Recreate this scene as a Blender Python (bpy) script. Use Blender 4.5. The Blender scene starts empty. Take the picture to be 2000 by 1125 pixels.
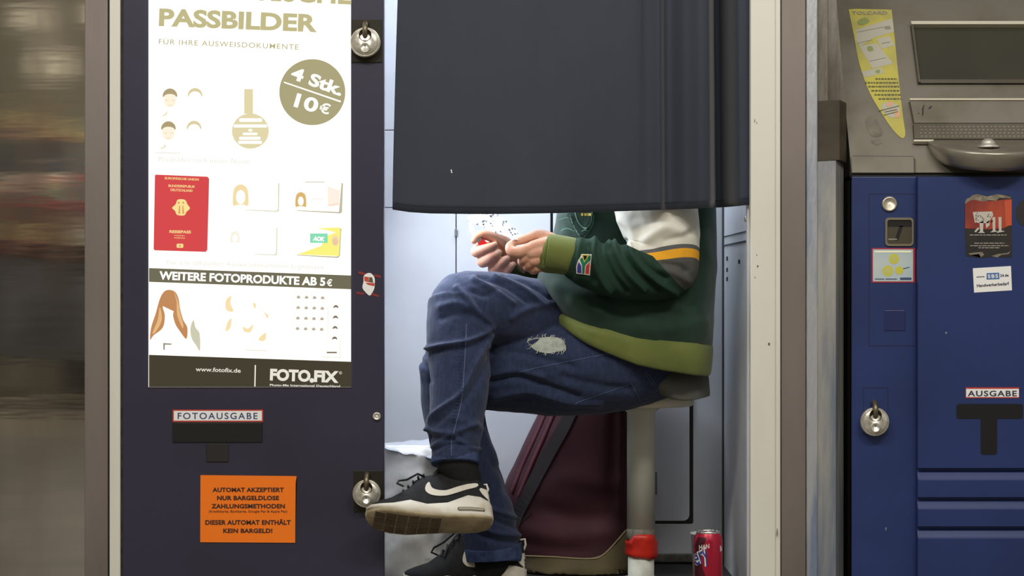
import bpy, bmesh, math, random
import numpy as np
from mathutils import Vector, Matrix, noise
from mathutils.bvhtree import BVHTree

sc = bpy.context.scene
COL = sc.collection
random.seed(7)

# ------------------------------------------------------------------ camera, world, light, exposure
CAMY, CZ, F = -5.0, 0.735, 4250.0
cam_d = bpy.data.cameras.new('camera')
cam_d.sensor_width = 36.0
cam_d.lens = 36.0 * F / 2000.0
cam = bpy.data.objects.new('camera', cam_d)
cam.location = (0, CAMY, CZ)
cam.rotation_euler = (math.pi / 2, 0, 0)
COL.objects.link(cam)
sc.camera = cam

world = bpy.data.worlds.new('hall_ambient')
sc.world = world
world.use_nodes = True
world.node_tree.nodes['Background'].inputs[0].default_value = (1.0, 0.965, 0.89, 1)
world.node_tree.nodes['Background'].inputs[1].default_value = 0.42

def area(name, loc, target, size, size_y, power, color):
    d = bpy.data.lights.new(name, 'AREA')
    d.shape = 'RECTANGLE'
    d.size, d.size_y, d.energy, d.color = size, size_y, power, color
    o = bpy.data.objects.new(name, d)
    o.location = loc
    o.rotation_euler = (Vector(target) - Vector(loc)).to_track_quat('-Z', 'Y').to_euler()
    COL.objects.link(o)
    return o

# fluorescent battens of the hall
area('hall_light', (-0.9, -2.6, 3.0), (-0.6, 0, 0.5), 1.5, 0.25, 46, (1.0, 0.96, 0.88))
area('hall_light', (1.3, -2.6, 3.0), (1.0, 0, 0.5), 1.5, 0.25, 46, (1.0, 0.96, 0.88))
area('hall_light', (-2.2, -7.0, 3.1), (-2.4, -8.0, 0.0), 1.5, 0.25, 165, (1.0, 0.96, 0.88))  # extra lamp added to brighten the area mirrored in the steel sheet
# light inside the booth: lamp under its ceiling and the lit screen wall on the left
area('booth_ceiling_light', (0.20, 0.42, 1.98), (0.20, 0.42, 0), 0.6, 0.4, 17.5, (0.80, 0.88, 1.0))
_l = area('booth_screen_light', (-0.42, 0.26, 1.00), (0.3, 0.20, 0.58), 0.42, 0.45, 10.5, (0.80, 0.88, 1.0))
_l.data.spread = math.radians(155)

sc.view_settings.view_transform = 'Standard'
sc.view_settings.look = 'None'
sc.view_settings.exposure = 0.0
sc.view_settings.gamma = 1.0
sc.view_settings.use_curve_mapping = False

# ------------------------------------------------------------------ helpers
def lin(c):
    out = []
    for v in c:
        v /= 255.0
        out.append(v / 12.92 if v <= 0.04045 else ((v + 0.055) / 1.055) ** 2.4)
    return tuple(out)

def S(Y):
    return F / (Y - CAMY)

def P(px, py, Y):
    """point seen at photo pixel px,py at depth Y"""
    s = S(Y)
    return Vector(((px - 1000) / s, Y, CZ - (py - 562.5) / s))

def hit(px, py, p0, n):
    """point of a plane seen at photo pixel px,py"""
    o = Vector((0, CAMY, CZ))
    d = Vector(((px - 1000) / F, 1, -(py - 562.5) / F))
    t = (Vector(p0) - o).dot(n) / d.dot(n)
    return o + d * t

MATS = {}
def mat(name, rgb, rough=0.6, metal=0.0, rgb2=None, scale=8.0, stretch=(1, 1, 1), lo=0.4, hi=0.65, bump=0.0,
        bscale=60.0, bstretch=(1, 1, 1), spec=0.5, sheen=0.0, alpha=None, trans=0.0, rough2=None, detail=4.0):
    if name in MATS:
        return MATS[name]
    m = bpy.data.materials.new(name)
    m.use_nodes = True
    nt = m.node_tree
    b = nt.nodes['Principled BSDF']
    c = lin(rgb) + (1,)
    b.inputs['Base Color'].default_value = c
    b.inputs['Roughness'].default_value = rough
    b.inputs['Metallic'].default_value = metal
    b.inputs['Specular IOR Level'].default_value = spec
    if sheen:
        b.inputs['Sheen Weight'].default_value = sheen
        b.inputs['Sheen Roughness'].default_value = 0.5
    if trans:
        b.inputs['Transmission Weight'].default_value = trans
    if rgb2 is not None or bump or rough2 is not None:
        tc = nt.nodes.new('ShaderNodeTexCoord')
    if rgb2 is not None or rough2 is not None:
        mp = nt.nodes.new('ShaderNodeMapping')
        mp.inputs['Scale'].default_value = stretch
        nt.links.new(tc.outputs['Object'], mp.inputs[0])
        nz = nt.nodes.new('ShaderNodeTexNoise')
        nz.inputs['Scale'].default_value = scale
        nz.inputs['Detail'].default_value = detail
        nt.links.new(mp.outputs[0], nz.inputs['Vector'])
        mr = nt.nodes.new('ShaderNodeMapRange')
        mr.inputs['From Min'].default_value = lo
        mr.inputs['From Max'].default_value = hi
        nt.links.new(nz.outputs['Fac'], mr.inputs['Value'])
        if rgb2 is not None:
            mx = nt.nodes.new('ShaderNodeMix')
            mx.data_type = 'RGBA'
            mx.inputs['A'].default_value = c
            mx.inputs['B'].default_value = lin(rgb2) + (1,)
            nt.links.new(mr.outputs['Result'], mx.inputs['Factor'])
            nt.links.new(mx.outputs['Result'], b.inputs['Base Color'])
        if rough2 is not None:
            m2 = nt.nodes.new('ShaderNodeMapRange')
            m2.inputs['To Min'].default_value = rough
            m2.inputs['To Max'].default_value = rough2
            nt.links.new(mr.outputs['Result'], m2.inputs['Value'])
            nt.links.new(m2.outputs['Result'], b.inputs['Roughness'])
    if bump:
        mp2 = nt.nodes.new('ShaderNodeMapping')
        mp2.inputs['Scale'].default_value = bstretch
        nt.links.new(tc.outputs['Object'], mp2.inputs[0])
        n2 = nt.nodes.new('ShaderNodeTexNoise')
        n2.inputs['Scale'].default_value = bscale
        n2.inputs['Detail'].default_value = 3.0
        nt.links.new(mp2.outputs[0], n2.inputs['Vector'])
        bp = nt.nodes.new('ShaderNodeBump')
        bp.inputs['Strength'].default_value = bump
        bp.inputs['Distance'].default_value = 0.01
        nt.links.new(n2.outputs['Fac'], bp.inputs['Height'])
        nt.links.new(bp.outputs['Normal'], b.inputs['Normal'])
    MATS[name] = m
    return m

def emit(name, rgb, strength=1.0):
    if name in MATS:
        return MATS[name]
    m = bpy.data.materials.new(name)
    m.use_nodes = True
    nt = m.node_tree
    nt.nodes.remove(nt.nodes['Principled BSDF'])
    e = nt.nodes.new('ShaderNodeEmission')
    e.inputs[0].default_value = lin(rgb) + (1,)
    e.inputs[1].default_value = strength
    nt.links.new(e.outputs[0], nt.nodes['Material Output'].inputs[0])
    MATS[name] = m
    return m

OFF = {}
def link(name, me, m=None, parent=None, smooth=False):
    """world-space mesh -> object (child meshes are shifted into the root's space)"""
    o = bpy.data.objects.new(name, me)
    me.name = name
    COL.objects.link(o)
    off = Vector((0, 0, 0))
    if parent is not None:
        o.parent = parent
        off = OFF[parent.name]
        me.transform(Matrix.Translation(-off))
    else:
        if me.vertices:
            a = np.empty(len(me.vertices) * 3, np.float32)
            me.vertices.foreach_get('co', a)
            a = a.reshape(-1, 3)
            lo, hi = a.min(0), a.max(0)
            off = Vector(((lo[0] + hi[0]) / 2, (lo[1] + hi[1]) / 2, lo[2]))
            me.transform(Matrix.Translation(-off))
            o.location = off
    OFF[o.name] = off
    if m is not None:
        for mm in (m if isinstance(m, (list, tuple)) else [m]):
            me.materials.append(mm)
    if smooth:
        for p in me.polygons:
            p.use_smooth = True
    return o

def thing(name, loc, label, cat, group=None):
    o = bpy.data.objects.new(name, None)
    o.empty_display_size = 0.05
    o.location = loc
    COL.objects.link(o)
    OFF[o.name] = Vector(loc)
    o['label'], o['category'] = label, cat
    if group:
        o['group'] = group
    return o

def tag(o, label, cat, group=None):
    o['label'], o['category'] = label, cat
    if group:
        o['group'] = group
    return o

def struct(o, label=None):
    o['kind'] = 'structure'
    if label:
        o['label'] = label
    return o

def lab(o, label):
    o['label'] = label
    return o

class MB:
    """collects shapes into one mesh"""
    def __init__(s):
        s.v, s.f = [], []
    def add(s, vs, fs):
        k = len(s.v)
        s.v += [tuple(v) for v in vs]
        s.f += [tuple(i + k for i in f) for f in fs]
        return s
    def box(s, lo, hi, bev=0.0):
        x0, y0, z0 = lo
        x1, y1, z1 = hi
        bm = bmesh.new()
        vs = [bm.verts.new(c) for c in ((x0, y0, z0), (x1, y0, z0), (x1, y1, z0), (x0, y1, z0), (x0, y0, z1), (x1, y0, z1), (x1, y1, z1), (x0, y1, z1))]
        for f in ((3, 2, 1, 0), (4, 5, 6, 7), (0, 1, 5, 4), (1, 2, 6, 5), (2, 3, 7, 6), (3, 0, 4, 7)):
            bm.faces.new([vs[i] for i in f])
        if bev:
            bmesh.ops.bevel(bm, geom=bm.edges[:], offset=bev, segments=2, affect='EDGES', profile=0.5)
        bm.verts.index_update()
        s.add([v.co[:] for v in bm.verts], [[v.index for v in f.verts] for f in bm.faces])
        bm.free()
        return s
    def prism(s, pts, d):
        """closed planar outline extruded by vector d"""
        n = len(pts)
        a = [Vector(p) for p in pts]
        bm = bmesh.new()
        v0 = [bm.verts.new(p) for p in a]
        v1 = [bm.verts.new(p + Vector(d)) for p in a]
        faces = [bm.faces.new(v0), bm.faces.new(v1[::-1])]
        for i in range(n):
            bm.faces.new([v0[i], v0[(i + 1) % n], v1[(i + 1) % n], v1[i]][::-1])
        bmesh.ops.triangulate(bm, faces=[f for f in bm.faces if len(f.verts) > 4])
        bmesh.ops.recalc_face_normals(bm, faces=bm.faces)
        bm.verts.index_update()
        s.add([v.co[:] for v in bm.verts], [[v.index for v in f.verts] for f in bm.faces])
        bm.free()
        return s
    def tube(s, pts, n=12, cap=True, flat=1.0, ref=None):
        """pts: (x,y,z,r); rounded ends when cap; flat squeezes the second axis"""
        p = [Vector(q[:3]) for q in pts]
        r = [q[3] for q in pts]
        if cap:
            for end in (0, -1):
                d = (p[0] - p[1]).normalized() if end == 0 else (p[-1] - p[-2]).normalized()
                rr, pp = r[end], p[end]
                ext = [(pp + d * rr * math.sin(a), rr * math.cos(a)) for a in (0.5, 0.95, 1.3)]
                if end == 0:
                    p = [e[0] for e in ext[::-1]] + p
                    r = [e[1] for e in ext[::-1]] + r
                else:
                    p = p + [e[0] for e in ext]
                    r = r + [e[1] for e in ext]
        up = Vector(ref) if ref else Vector((0, 1, 0))
        rings = []
        prev = None
        for i in range(len(p)):
            t = (p[min(i + 1, len(p) - 1)] - p[max(i - 1, 0)]).normalized()
            if prev is None:
                a = up - t * up.dot(t)
                if a.length < 1e-4:
                    a = Vector((1, 0, 0)) - t * t.x
            else:
                a = prev - t * prev.dot(t)
            a.normalize()
            prev = a
            b = t.cross(a)
            rings.append([p[i] + (a * math.cos(2 * math.pi * k / n) * flat + b * math.sin(2 * math.pi * k / n)) * r[i] for k in range(n)])
        return s.loft(rings)
    def loft(s, rings, cap=True):
        n = len(rings[0])
        vs = [v for rg in rings for v in rg]
        fs = []
        for i in range(len(rings) - 1):
            for k in range(n):
                a, b = i * n + k, i * n + (k + 1) % n
                fs.append((a, b, b + n, a + n))
        if cap:
            fs.append(tuple(range(n))[::-1])
            fs.append(tuple((len(rings) - 1) * n + k for k in range(n)))
        return s.add(vs, fs)
    def lathe(s, prof, c, n=40, axis='z'):
        """prof: (r, h) around an axis through c"""
        rings = []
        for r, h in prof:
            rg = []
            for k in range(n):
                a = 2 * math.pi * k / n
                if axis == 'z':
                    rg.append(Vector((c[0] + r * math.cos(a), c[1] + r * math.sin(a), c[2] + h)))
                else:   # towards the viewer
                    rg.append(Vector((c[0] + r * math.cos(a), c[1] - h, c[2] + r * math.sin(a))))
            rings.append(rg)
        return s.loft(rings)
    def mesh(s, fix=True):
        me = bpy.data.meshes.new('m')
        me.from_pydata(s.v, [], s.f)
        if fix:
            bm = bmesh.new()
            bm.from_mesh(me)
            bmesh.ops.recalc_face_normals(bm, faces=bm.faces)
            bm.to_mesh(me)
            bm.free()
        me.update()
        return me
    def build(s, name, m, parent=None, smooth=False, fix=True):
        return link(name, s.mesh(fix), m, parent, smooth)

def crv(pts, n=8, closed=False):
    """Catmull-Rom through points of any dimension"""
    a = np.array(pts, float)
    out = []
    N = len(a)
    for i in range(N if closed else N - 1):
        if closed:
            p0, p1, p2, p3 = a[(i - 1) % N], a[i], a[(i + 1) % N], a[(i + 2) % N]
        else:
            p0, p1, p2, p3 = a[max(i - 1, 0)], a[i], a[i + 1], a[min(i + 2, N - 1)]
        for k in range(n):
            t = k / n
            out.append(0.5 * ((2 * p1) + (-p0 + p2) * t + (2 * p0 - 5 * p1 + 4 * p2 - p3) * t * t + (-p0 + 3 * p1 - 3 * p2 + p3) * t ** 3))
    if not closed:
        out.append(a[-1])
    return [tuple(q) for q in out]

def pxtube(pts, n=8):
    """(px,py,Y,r_px) control points -> smooth (x,y,z,r) in metres"""
    out = []
    for px, py, Y, r in (crv(pts, n) if n > 1 else pts):
        q = P(px, py, Y)
        out.append((q.x, q.y, q.z, r / S(Y)))
    return out

def remesh(me, voxel, smooth_it=4, fac=0.5):
    o = bpy.data.objects.new('tmp', me)
    COL.objects.link(o)
    r = o.modifiers.new('r', 'REMESH')
    r.mode = 'VOXEL'
    r.voxel_size = voxel
    if smooth_it:
        sm = o.modifiers.new('s', 'SMOOTH')
        sm.iterations = smooth_it
        sm.factor = fac
    dg = bpy.context.evaluated_depsgraph_get()
    out = bpy.data.meshes.new_from_object(o.evaluated_get(dg))
    bpy.data.objects.remove(o)
    return out

def getco(me):
    a = np.empty(len(me.vertices) * 3)
    me.vertices.foreach_get('co', a)
    return a.reshape(-1, 3)

def getno(me):
    a = np.empty(len(me.vertices) * 3)
    me.vertices.foreach_get('normal', a)
    return a.reshape(-1, 3)

def setco(me, a):
    me.vertices.foreach_set('co', a.ravel())
    me.update()

def topx(a):
    s = F / (a[:, 1] - CAMY)
    return 1000 + a[:, 0] * s, 562.5 - (a[:, 2] - CZ) * s

def polydist(x, y, pts):
    d = np.full(len(x), 1e9)
    for (x0, y0), (x1, y1) in zip(pts[:-1], pts[1:]):
        dx, dy = x1 - x0, y1 - y0
        t = np.clip(((x - x0) * dx + (y - y0) * dy) / (dx * dx + dy * dy + 1e-9), 0, 1)
        d = np.minimum(d, np.hypot(x - x0 - t * dx, y - y0 - t * dy))
    return d

def wrinkle(me, lines, wob=0.0, wscale=9.0, seed=0.0):
    """cloth folds sculpted into the near side: (px polyline, width px, height m)"""
    a, n = getco(me), getno(me)
    x, y = topx(a)
    face = np.clip(0.35 - n[:, 1], 0, 1)
    face = np.minimum(face * 2, 1)
    disp = np.zeros(len(a))
    for pts, w, amp in lines:
        d = polydist(x, y, crv(pts, 6))
        disp += amp * np.exp(-(d / w) ** 2) * face
    if wob:
        for i in range(len(a)):
            v = Vector(a[i]) * wscale
            v.x += seed
            disp[i] += wob * noise.noise(v) + 0.4 * wob * noise.noise(v * 2.7)
    setco(me, a + n * disp[:, None])

def bvh_of(o):
    off = OFF[o.name]
    me = o.data
    return BVHTree.FromPolygons([v.co + off for v in me.vertices], [p.vertices[:] for p in me.polygons])

def tri2d(poly, res=None):
    """fill a 2-D outline, optionally with a finer triangulation; returns 2-D verts and tris"""
    bm = bmesh.new()
    vs = [bm.verts.new((p[0], p[1], 0)) for p in poly]
    bm.faces.new(vs)
    bmesh.ops.triangulate(bm, faces=bm.faces[:])
    if res:
        for _ in range(6):
            es = [e for e in bm.edges if e.calc_length() > res]
            if not es:
                break
            bmesh.ops.subdivide_edges(bm, edges=es, cuts=1)
            bmesh.ops.triangulate(bm, faces=[f for f in bm.faces if len(f.verts) > 3])
    bm.verts.index_update()
    v = [(q.co.x, q.co.y) for q in bm.verts]
    f = [[q.index for q in g.verts] for g in bm.faces]
    bm.free()
    return v, f

def refine(v, f, res):
    bm = bmesh.new()
    vs = [bm.verts.new((p[0], p[1], 0)) for p in v]
    for g in f:
        try:
            bm.faces.new([vs[i] for i in g])
        except ValueError:
            pass
    bmesh.ops.triangulate(bm, faces=bm.faces[:])
    for _ in range(6):
        es = [e for e in bm.edges if e.calc_length() > res]
        if not es:
            break
        bmesh.ops.subdivide_edges(bm, edges=es, cuts=1)
        bmesh.ops.triangulate(bm, faces=[q for q in bm.faces if len(q.verts) > 3])
    bm.verts.index_update()
    v = [(q.co.x, q.co.y) for q in bm.verts]
    f = [[q.index for q in g.verts] for g in bm.faces]
    bm.free()
    return v, f

def wrap(mb, geo, bvh, off=0.0015):
    """lay flat shapes (photo pixels) onto a curved surface"""
    v, f = geo
    o = Vector((0, CAMY, CZ))
    out = []
    last = None
    for px, py in v:
        d = Vector(((px - 1000) / F, 1, -(py - 562.5) / F)).normalized()
        loc, nrm, idx, dist = bvh.ray_cast(o, d)
        if loc is None:
            q = o + d * (last if last else 5.2)
            loc = bvh.find_nearest(q)[0]
            dist = (loc - o).length
        last = dist
        out.append(loc - d * off)
    mb.add(out, f)
    return mb

_font = {}
def text_geo(body, p0, p1, h, bold=0.0, shear=0.0, space=1.0):
    """lettering along the pixel line p0->p1 (baseline), capitals h pixels high; returns px-space verts and faces"""
    def raw(t):
        c = bpy.data.curves.new('t', 'FONT')
        c.body = t
        c.offset = bold
        c.shear = shear
        c.space_character = space
        c.resolution_u = 4
        o = bpy.data.objects.new('t', c)
        COL.objects.link(o)
        dg = bpy.context.evaluated_depsgraph_get()
        me = bpy.data.meshes.new_from_object(o.evaluated_get(dg))
        v = [(q.co.x, q.co.y) for q in me.vertices]
        f = [list(p.vertices) for p in me.polygons]
        bpy.data.objects.remove(o)
        return v, f
    if 'H' not in _font:
        hv, _ = raw('H')
        _font['H'] = max(q[1] for q in hv) - min(q[1] for q in hv)
    v, f = raw(body)
    x0, x1 = min(q[0] for q in v), max(q[0] for q in v)
    L = math.hypot(p1[0] - p0[0], p1[1] - p0[1])
    ux, uy = (p1[0] - p0[0]) / L, (p1[1] - p0[1]) / L
    kx, ky = L / (x1 - x0), h / (_font['H'] + 2 * bold)
    out = []
    for x, y in v:
        a, b = (x - x0) * kx, (y + bold) * ky
        out.append((p0[0] + a * ux + b * uy, p0[1] + a * uy - b * ux))
    return out, f

def on_plane(mb, geo, fn):
    v, f = geo
    mb.add([fn(px, py) for px, py in v], f)
    return mb

def rect(x0, y0, x1, y1):
    return [(x0, y0), (x1, y0), (x1, y1), (x0, y1)]

def circ(cx, cy, rx, ry=None, n=32, a0=0.0, a1=2 * math.pi):
    ry = ry or rx
    full = abs(a1 - a0) > 6.28
    return [(cx + rx * math.cos(a0 + (a1 - a0) * k / (n if full else n - 1)), cy + ry * math.sin(a0 + (a1 - a0) * k / (n if full else n - 1))) for k in range(n)]

def rrect(x0, y0, x1, y1, r, n=5):
    out = []
    for cx, cy, a in ((x1 - r, y1 - r, 0), (x0 + r, y1 - r, 90), (x0 + r, y0 + r, 180), (x1 - r, y0 + r, 270)):
        for k in range(n + 1):
            t = math.radians(a + 90 * k / n)
            out.append((cx + r * math.cos(t), cy + r * math.sin(t)))
    return out

def fl(mb, poly, Y):
    """thin flat print at depth Y"""
    return on_plane(mb, tri2d(poly), lambda x, y: P(x, y, Y))

def X(px, Y=0.0):
    return (px - 1000) / S(Y)

def Z(py, Y=0.0):
    return CZ - (py - 562.5) / S(Y)

def pbox(mb, x0, y0, x1, y1, Yf, Yb, bev=0.0):
    """box whose front face covers the pixel rectangle at depth Yf"""
    return mb.box((X(x0, Yf), Yf, Z(y1, Yf)), (X(x1, Yf), Yb, Z(y0, Yf)), bev)

# ------------------------------------------------------------------ materials
steel = mat('brushed_steel', (150, 142, 134), 0.42, 0.9, (128, 118, 108), 5, (1, 1, 0.15), bump=0.05, bscale=30, bstretch=(8, 8, 0.3))
navy = mat('navy_lacquer', (50, 47, 67), 0.42, 0, (44, 42, 60), 3)
cream = mat('cream_paint', (222, 220, 208), 0.45, 0, (205, 200, 184), 4, (1, 1, 0.3), 0.5, 0.8)
booth_white = mat('booth_white', (222, 224, 228), 0.38, 0, (208, 210, 214), 3)
black = mat('black_plastic', (22, 21, 20), 0.45)
seam_dark = mat('dark_gap', (40, 42, 46), 0.7)
chrome = mat('chrome', (222, 218, 206), 0.30, 0.65, (190, 182, 164), 60, bump=0.05, bscale=160)

# ------------------------------------------------------------------ the setting
mb = MB().box((-6, -14, -0.05), (6, 1.2, 0.0))
struct(mb.build('floor', mat('floor_stone', (118, 110, 96), 0.35, 0, (100, 94, 84), 4)))
mb = MB().box((-7, -11.2, 0), (7, -11.0, 3.4))
struct(mb.build('wall_far', mat('hall_wall', (150, 142, 124), 0.6, 0, (120, 114, 100), 0.7)))
# polished steel sheet left of the booth
panel_m = mat('polished_steel', (184, 181, 174), 0.035, 1.0, (170, 165, 156), 6, (1, 1, 0.3), bump=0.02, bscale=5, bstretch=(0.5, 1, 4.0), rough2=0.09)
mb = MB().box((-2.6, 0.012, 0), (X(166), 0.05, 2.3))
struct(mb.build('wall_left', panel_m))
frame_m = mat('frame_steel', (140, 130, 124), 0.5, 0.55, (122, 113, 106), 6, (1, 1, 0.2), bump=0.04, bscale=40, bstretch=(6, 6, 0.3))
struct(MB().box((X(166), -0.006, 0), (X(211), 0.05, 2.3), 0.002).build('trim_1', frame_m))
struct(MB().box((X(1526), -0.006, 0), (X(1573), 0.05, 2.3), 0.002).build('trim_2', frame_m))
struct(MB().box((X(1520), 0.30, 0), (2.6, 0.34, 2.3)).build('wall_right', mat('recess_steel', (110, 105, 98), 0.5, 0.4)))
struct(MB().box((-2.6, -0.02, 2.12), (2.6, 0.8, 2.3)).build('wall_top', frame_m))
# worn metal corner between frame and machine
worn = mat('worn_metal', (192, 194, 198), 0.36, 0.5, (132, 144, 166), 22, (1, 1, 0.10), 0.44, 0.58, bump=0.25, bscale=50, bstretch=(3, 3, 0.4), rough2=0.55)
worn2 = mat('worn_metal_dark', (140, 136, 128), 0.45, 0.5, (98, 92, 80), 22, (1, 1, 0.10), bump=0.2, bscale=50, bstretch=(3, 3, 0.4))
tr = struct(MB().box((X(1574.5), 0.0, 0), (X(1597), 0.05, 2.3), 0.003).build('trim_3', worn))
MB().box((X(1597), 0.012, Z(198)), (X(1619), 0.05, 2.3), 0.002).build('upper_strip', worn2, tr)
MB().prism([(X(x), 0.03, Z(y)) for x, y in ((1621, -140), (1626, -140), (1654, 198), (1621, 198))], (0, 0.02, 0)).build('upper_cheek', worn2, tr)
m1 = MB().prism([(X(1597), 0.006, 0), (X(1633), 0.004, 0), (X(1654), 0.05, 0), (X(1597), 0.05, 0)], (0, 0, Z(313)))
m1.build('corner_cover', mat('worn_cover', (184, 181, 172), .4, .4, (128, 136, 150), 16, (1, 1, .12), .4, .62, bump=.2, bscale=50, bstretch=(3, 3, .4)), tr)
pat = MB()
pat.prism([(X(1597.5), 0.004, Z(314)), (X(1640), 0.002, Z(312)), (X(1657), 0.03, Z(316)), (X(1657), 0.05, Z(316)), (X(1597.5), 0.05, Z(314))], (0, 0, (314 - 197) / 850))
lab(pat.build('patch', mat('brown_patch', (70, 62, 48), 0.5, 0.2, (50, 44, 34), 14), tr), 'dark brown patch')

# ------------------------------------------------------------------ photo booth
booth = thing('photo_booth', (0.0, 0.38, 0.0), 'white and navy photo booth with backlit price poster and open doorway', 'photo booth')
L0, L1 = X(239), X(750)
bt = MB().box((L0, 0.0, 0.0), (L1, 0.035, 2.1), 0.003)
door = lab(bt.build('door', navy, booth), 'dark navy front door of the booth')
MB().box((X(234), 0.004, 0), (X(240), 0.03, 2.1)).build('gasket', mat('gasket', (62, 58, 50), 0.8, 0, (40, 38, 34), 60), booth)
MB().box((X(214), -0.003, 0), (X(235), 0.05, 2.1), 0.002).build('frame_profile', cream, booth)
MB().box((L0, 0.036, 0), (-0.45, 0.75, 2.1)).build('cabinet', booth_white, booth)
# interior walls
bw = MB()
YB = 0.75
sx = X(891, YB); sx2 = X(1077.5, YB)
bw.box((-0.45, YB + 0.004, 0), (0.60, YB + 0.03, 2.1))
bk = bw.build('back_wall', seam_dark, booth)
pn = MB()
zs = [0.012, Z(406, YB) - 0.001, Z(255, YB) - 0.001, 2.05]
pn.box((-0.449, YB - 0.012, 0.034), (sx - 0.0013, YB + 0.003, zs[1]), 0.0015)
pn.box((-0.449, YB - 0.012, zs[1] + 0.002), (sx - 0.0013, YB + 0.003, zs[2]), 0.0015)
pn.box((-0.449, YB - 0.012, zs[2] + 0.002), (sx - 0.0013, YB + 0.003, zs[3]), 0.0015)
pn.box((sx + 0.0013, YB - 0.012, 0.034), (sx2 - 0.0035, YB + 0.003, 2.05), 0.0015)
pn.box((sx2 + 0.0035, YB - 0.012, 0.034), (0.5555, YB + 0.003, 2.05), 0.0015)
pn.build('wall_panel', booth_white, bk)
# service hatch low on the back wall
gap = MB().prism([P(x, y, YB - 0.0125) for x, y in rrect(1100, 690, 1354, 1023, 4)], (0, 0.004, 0))
gap.build('hatch_gap', black, booth)
ha = MB().prism([P(x, y, YB - 0.020) for x, y in rrect(1102, 694, 1346.5, 1017, 12)], (0, 0.008, 0))
hatch = ha.build('hatch', booth_white, booth)
MB().box((X(1276, .73), .722, Z(966, .73)), (X(1283, .73), .732, Z(922, .73)), 0.001).build('latch', mat('grey_plastic', (120, 122, 124), .5), hatch)
MB().box((-0.449, YB - 0.020, 0.012), (0.5555, YB - 0.0125, 0.036), 0.003).build('skirting', mat('skirting_grey', (120, 118, 108), .5, 0, (70, 66, 58), 30), booth)
MB().box((X(891, YB) - 0.004, YB - 0.019, Z(462, YB)), (X(891, YB) + 0.002, YB - 0.012, Z(448, YB)), 0.001).build('wall_catch', mat('grey_plastic', (120, 122, 124), .5), booth)
rw = MB().box((0.5555, 0.03, 0), (0.58, 0.752, 2.1)).build('side_wall', booth_white, booth)
d = MB()
XR = 0.5555
def rwz(py, Y):
    return CZ - (py - 562.5) / S(Y)
def onright(px, py):
    """point of the right-hand inner wall seen at a pixel"""
    Y = XR * F / (px - 1000) + CAMY
    return Y, rwz(py, Y)
d.box((XR - 0.0015, 0.06, 0.844), (XR + 0.001, 0.72, 0.848))
d.box((XR - 0.0015, 0.12, 0.868), (XR + 0.001, 0.70, 0.8705))
d.box((XR - 0.002, 0.70, 0.01), (XR + 0.001, 0.7385, 2.04))
for py in (505, 527, 545):
    d.box((XR - 0.002, 0.60, Z(py + 4, .6)), (XR + 0.001, 0.625, Z(py - 4, .6)))
d.box((XR - 0.002, 0.30, Z(515, .3)), (XR + 0.001, 0.33, Z(507, .3)))
d.build('panel_joint', seam_dark, rw)
d = MB()
for pz in (0.025, 1.0):
    pass
d.lathe([(0.0, 0.0), (0.007, 0.0), (0.008, 0.006), (0.006, 0.011), (0.0, 0.013)], (XR - 0.008, 0.07, Z(428, .06)), 16, 'y')
d.build('catch', chrome, rw)
mb = MB().box((XR - 0.012, 0.028, 0), (XR - 0.001, 0.055, 2.1), 0.003)
mb.build('jamb', booth_white, booth)
MB().box((-0.45, 0.03, 2.0), (0.58, 0.752, 2.05)).build('booth_ceiling', booth_white, booth)
MB().box((-0.45, 0.02, 0.001), (0.556, 0.75, 0.008)).build('floor_mat', mat('rubber_mat', (34, 32, 30), .7, 0, (22, 21, 20), 20), booth)
po = MB().box((X(1465), -0.008, 0), (X(1514), 0.03, 2.1), 0.003).box((X(1512), -0.003, 0), (X(1524.5), 0.03, 2.1), 0.003)
lab(po.build('door_post', cream, booth), 'cream painted door post')
sc_m = mat('scuff', (110, 104, 92), .6)
s = MB()
for px, py, w, h in ((1474, 236, 1.5, 6), (1478, 240, 1.2, 4), (1480, 520, 3, 4), (1475, 542, 1.5, 3), (1502, 672, 4, 5), (1518, 1040, 2, 14), (1478, 498, 1.5, 3)):
    fl(MB(), circ(px, py, w * .55, h * .6, 10), -0.0084).build('scuff_mark', sc_m, booth, fix=False)

# poster lightbox ------------------------------------------------------------
PY = -0.004
lb = MB().box((X(290.5), PY + 0.001, Z(756)), (X(685.5), 0.0, 1.75))
light_panel = lab(lb.build('light_panel', emit('poster_white', (255, 251, 240), 1.35), booth), 'backlit white poster with lettering and photos')
D = 0.0006
def layer(name, polys, m, k=1, texts=(), split=True):
    if split:
        for pl in polys:
            o = fl(MB(), pl, PY - D * k).build(name, m, light_panel, fix=False)
        polys = []
    q = MB()
    for pl in polys:
        fl(q, pl, PY - D * k)
    for t in texts:
        on_plane(q, text_geo(*t[0], **t[1]), lambda x, y: P(x, y, PY - D * k))
    return q.build(name, m, light_panel, fix=False) if q.v else o
gold = emit('print_beige', (196, 187, 140))
dim = emit('print_faint', (226, 220, 186))
olive = emit('print_olive', (114, 109, 88))
footer = emit('print_dark', (70, 64, 50))
white_e = emit('print_white', (255, 252, 240), 1.25)
# headline (upper line is cut by the frame)
layer('headline_lettering', [], gold, 1, [
    (('BIOMETRISCHE', (308, -8), (686, 9), 42), dict(bold=0.035)),
    (('PASSBILDER', (310, 51), (619, 63), 38), dict(bold=0.04)),
    ])
layer('headline_lettering', [], emit('print_beige_dark', (186, 178, 136)), 1, [(('FÜR IHRE AUSWEISDOKUMENTE', (310, 86), (583, 97), 11), dict(space=1.15, bold=.006))])
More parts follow.
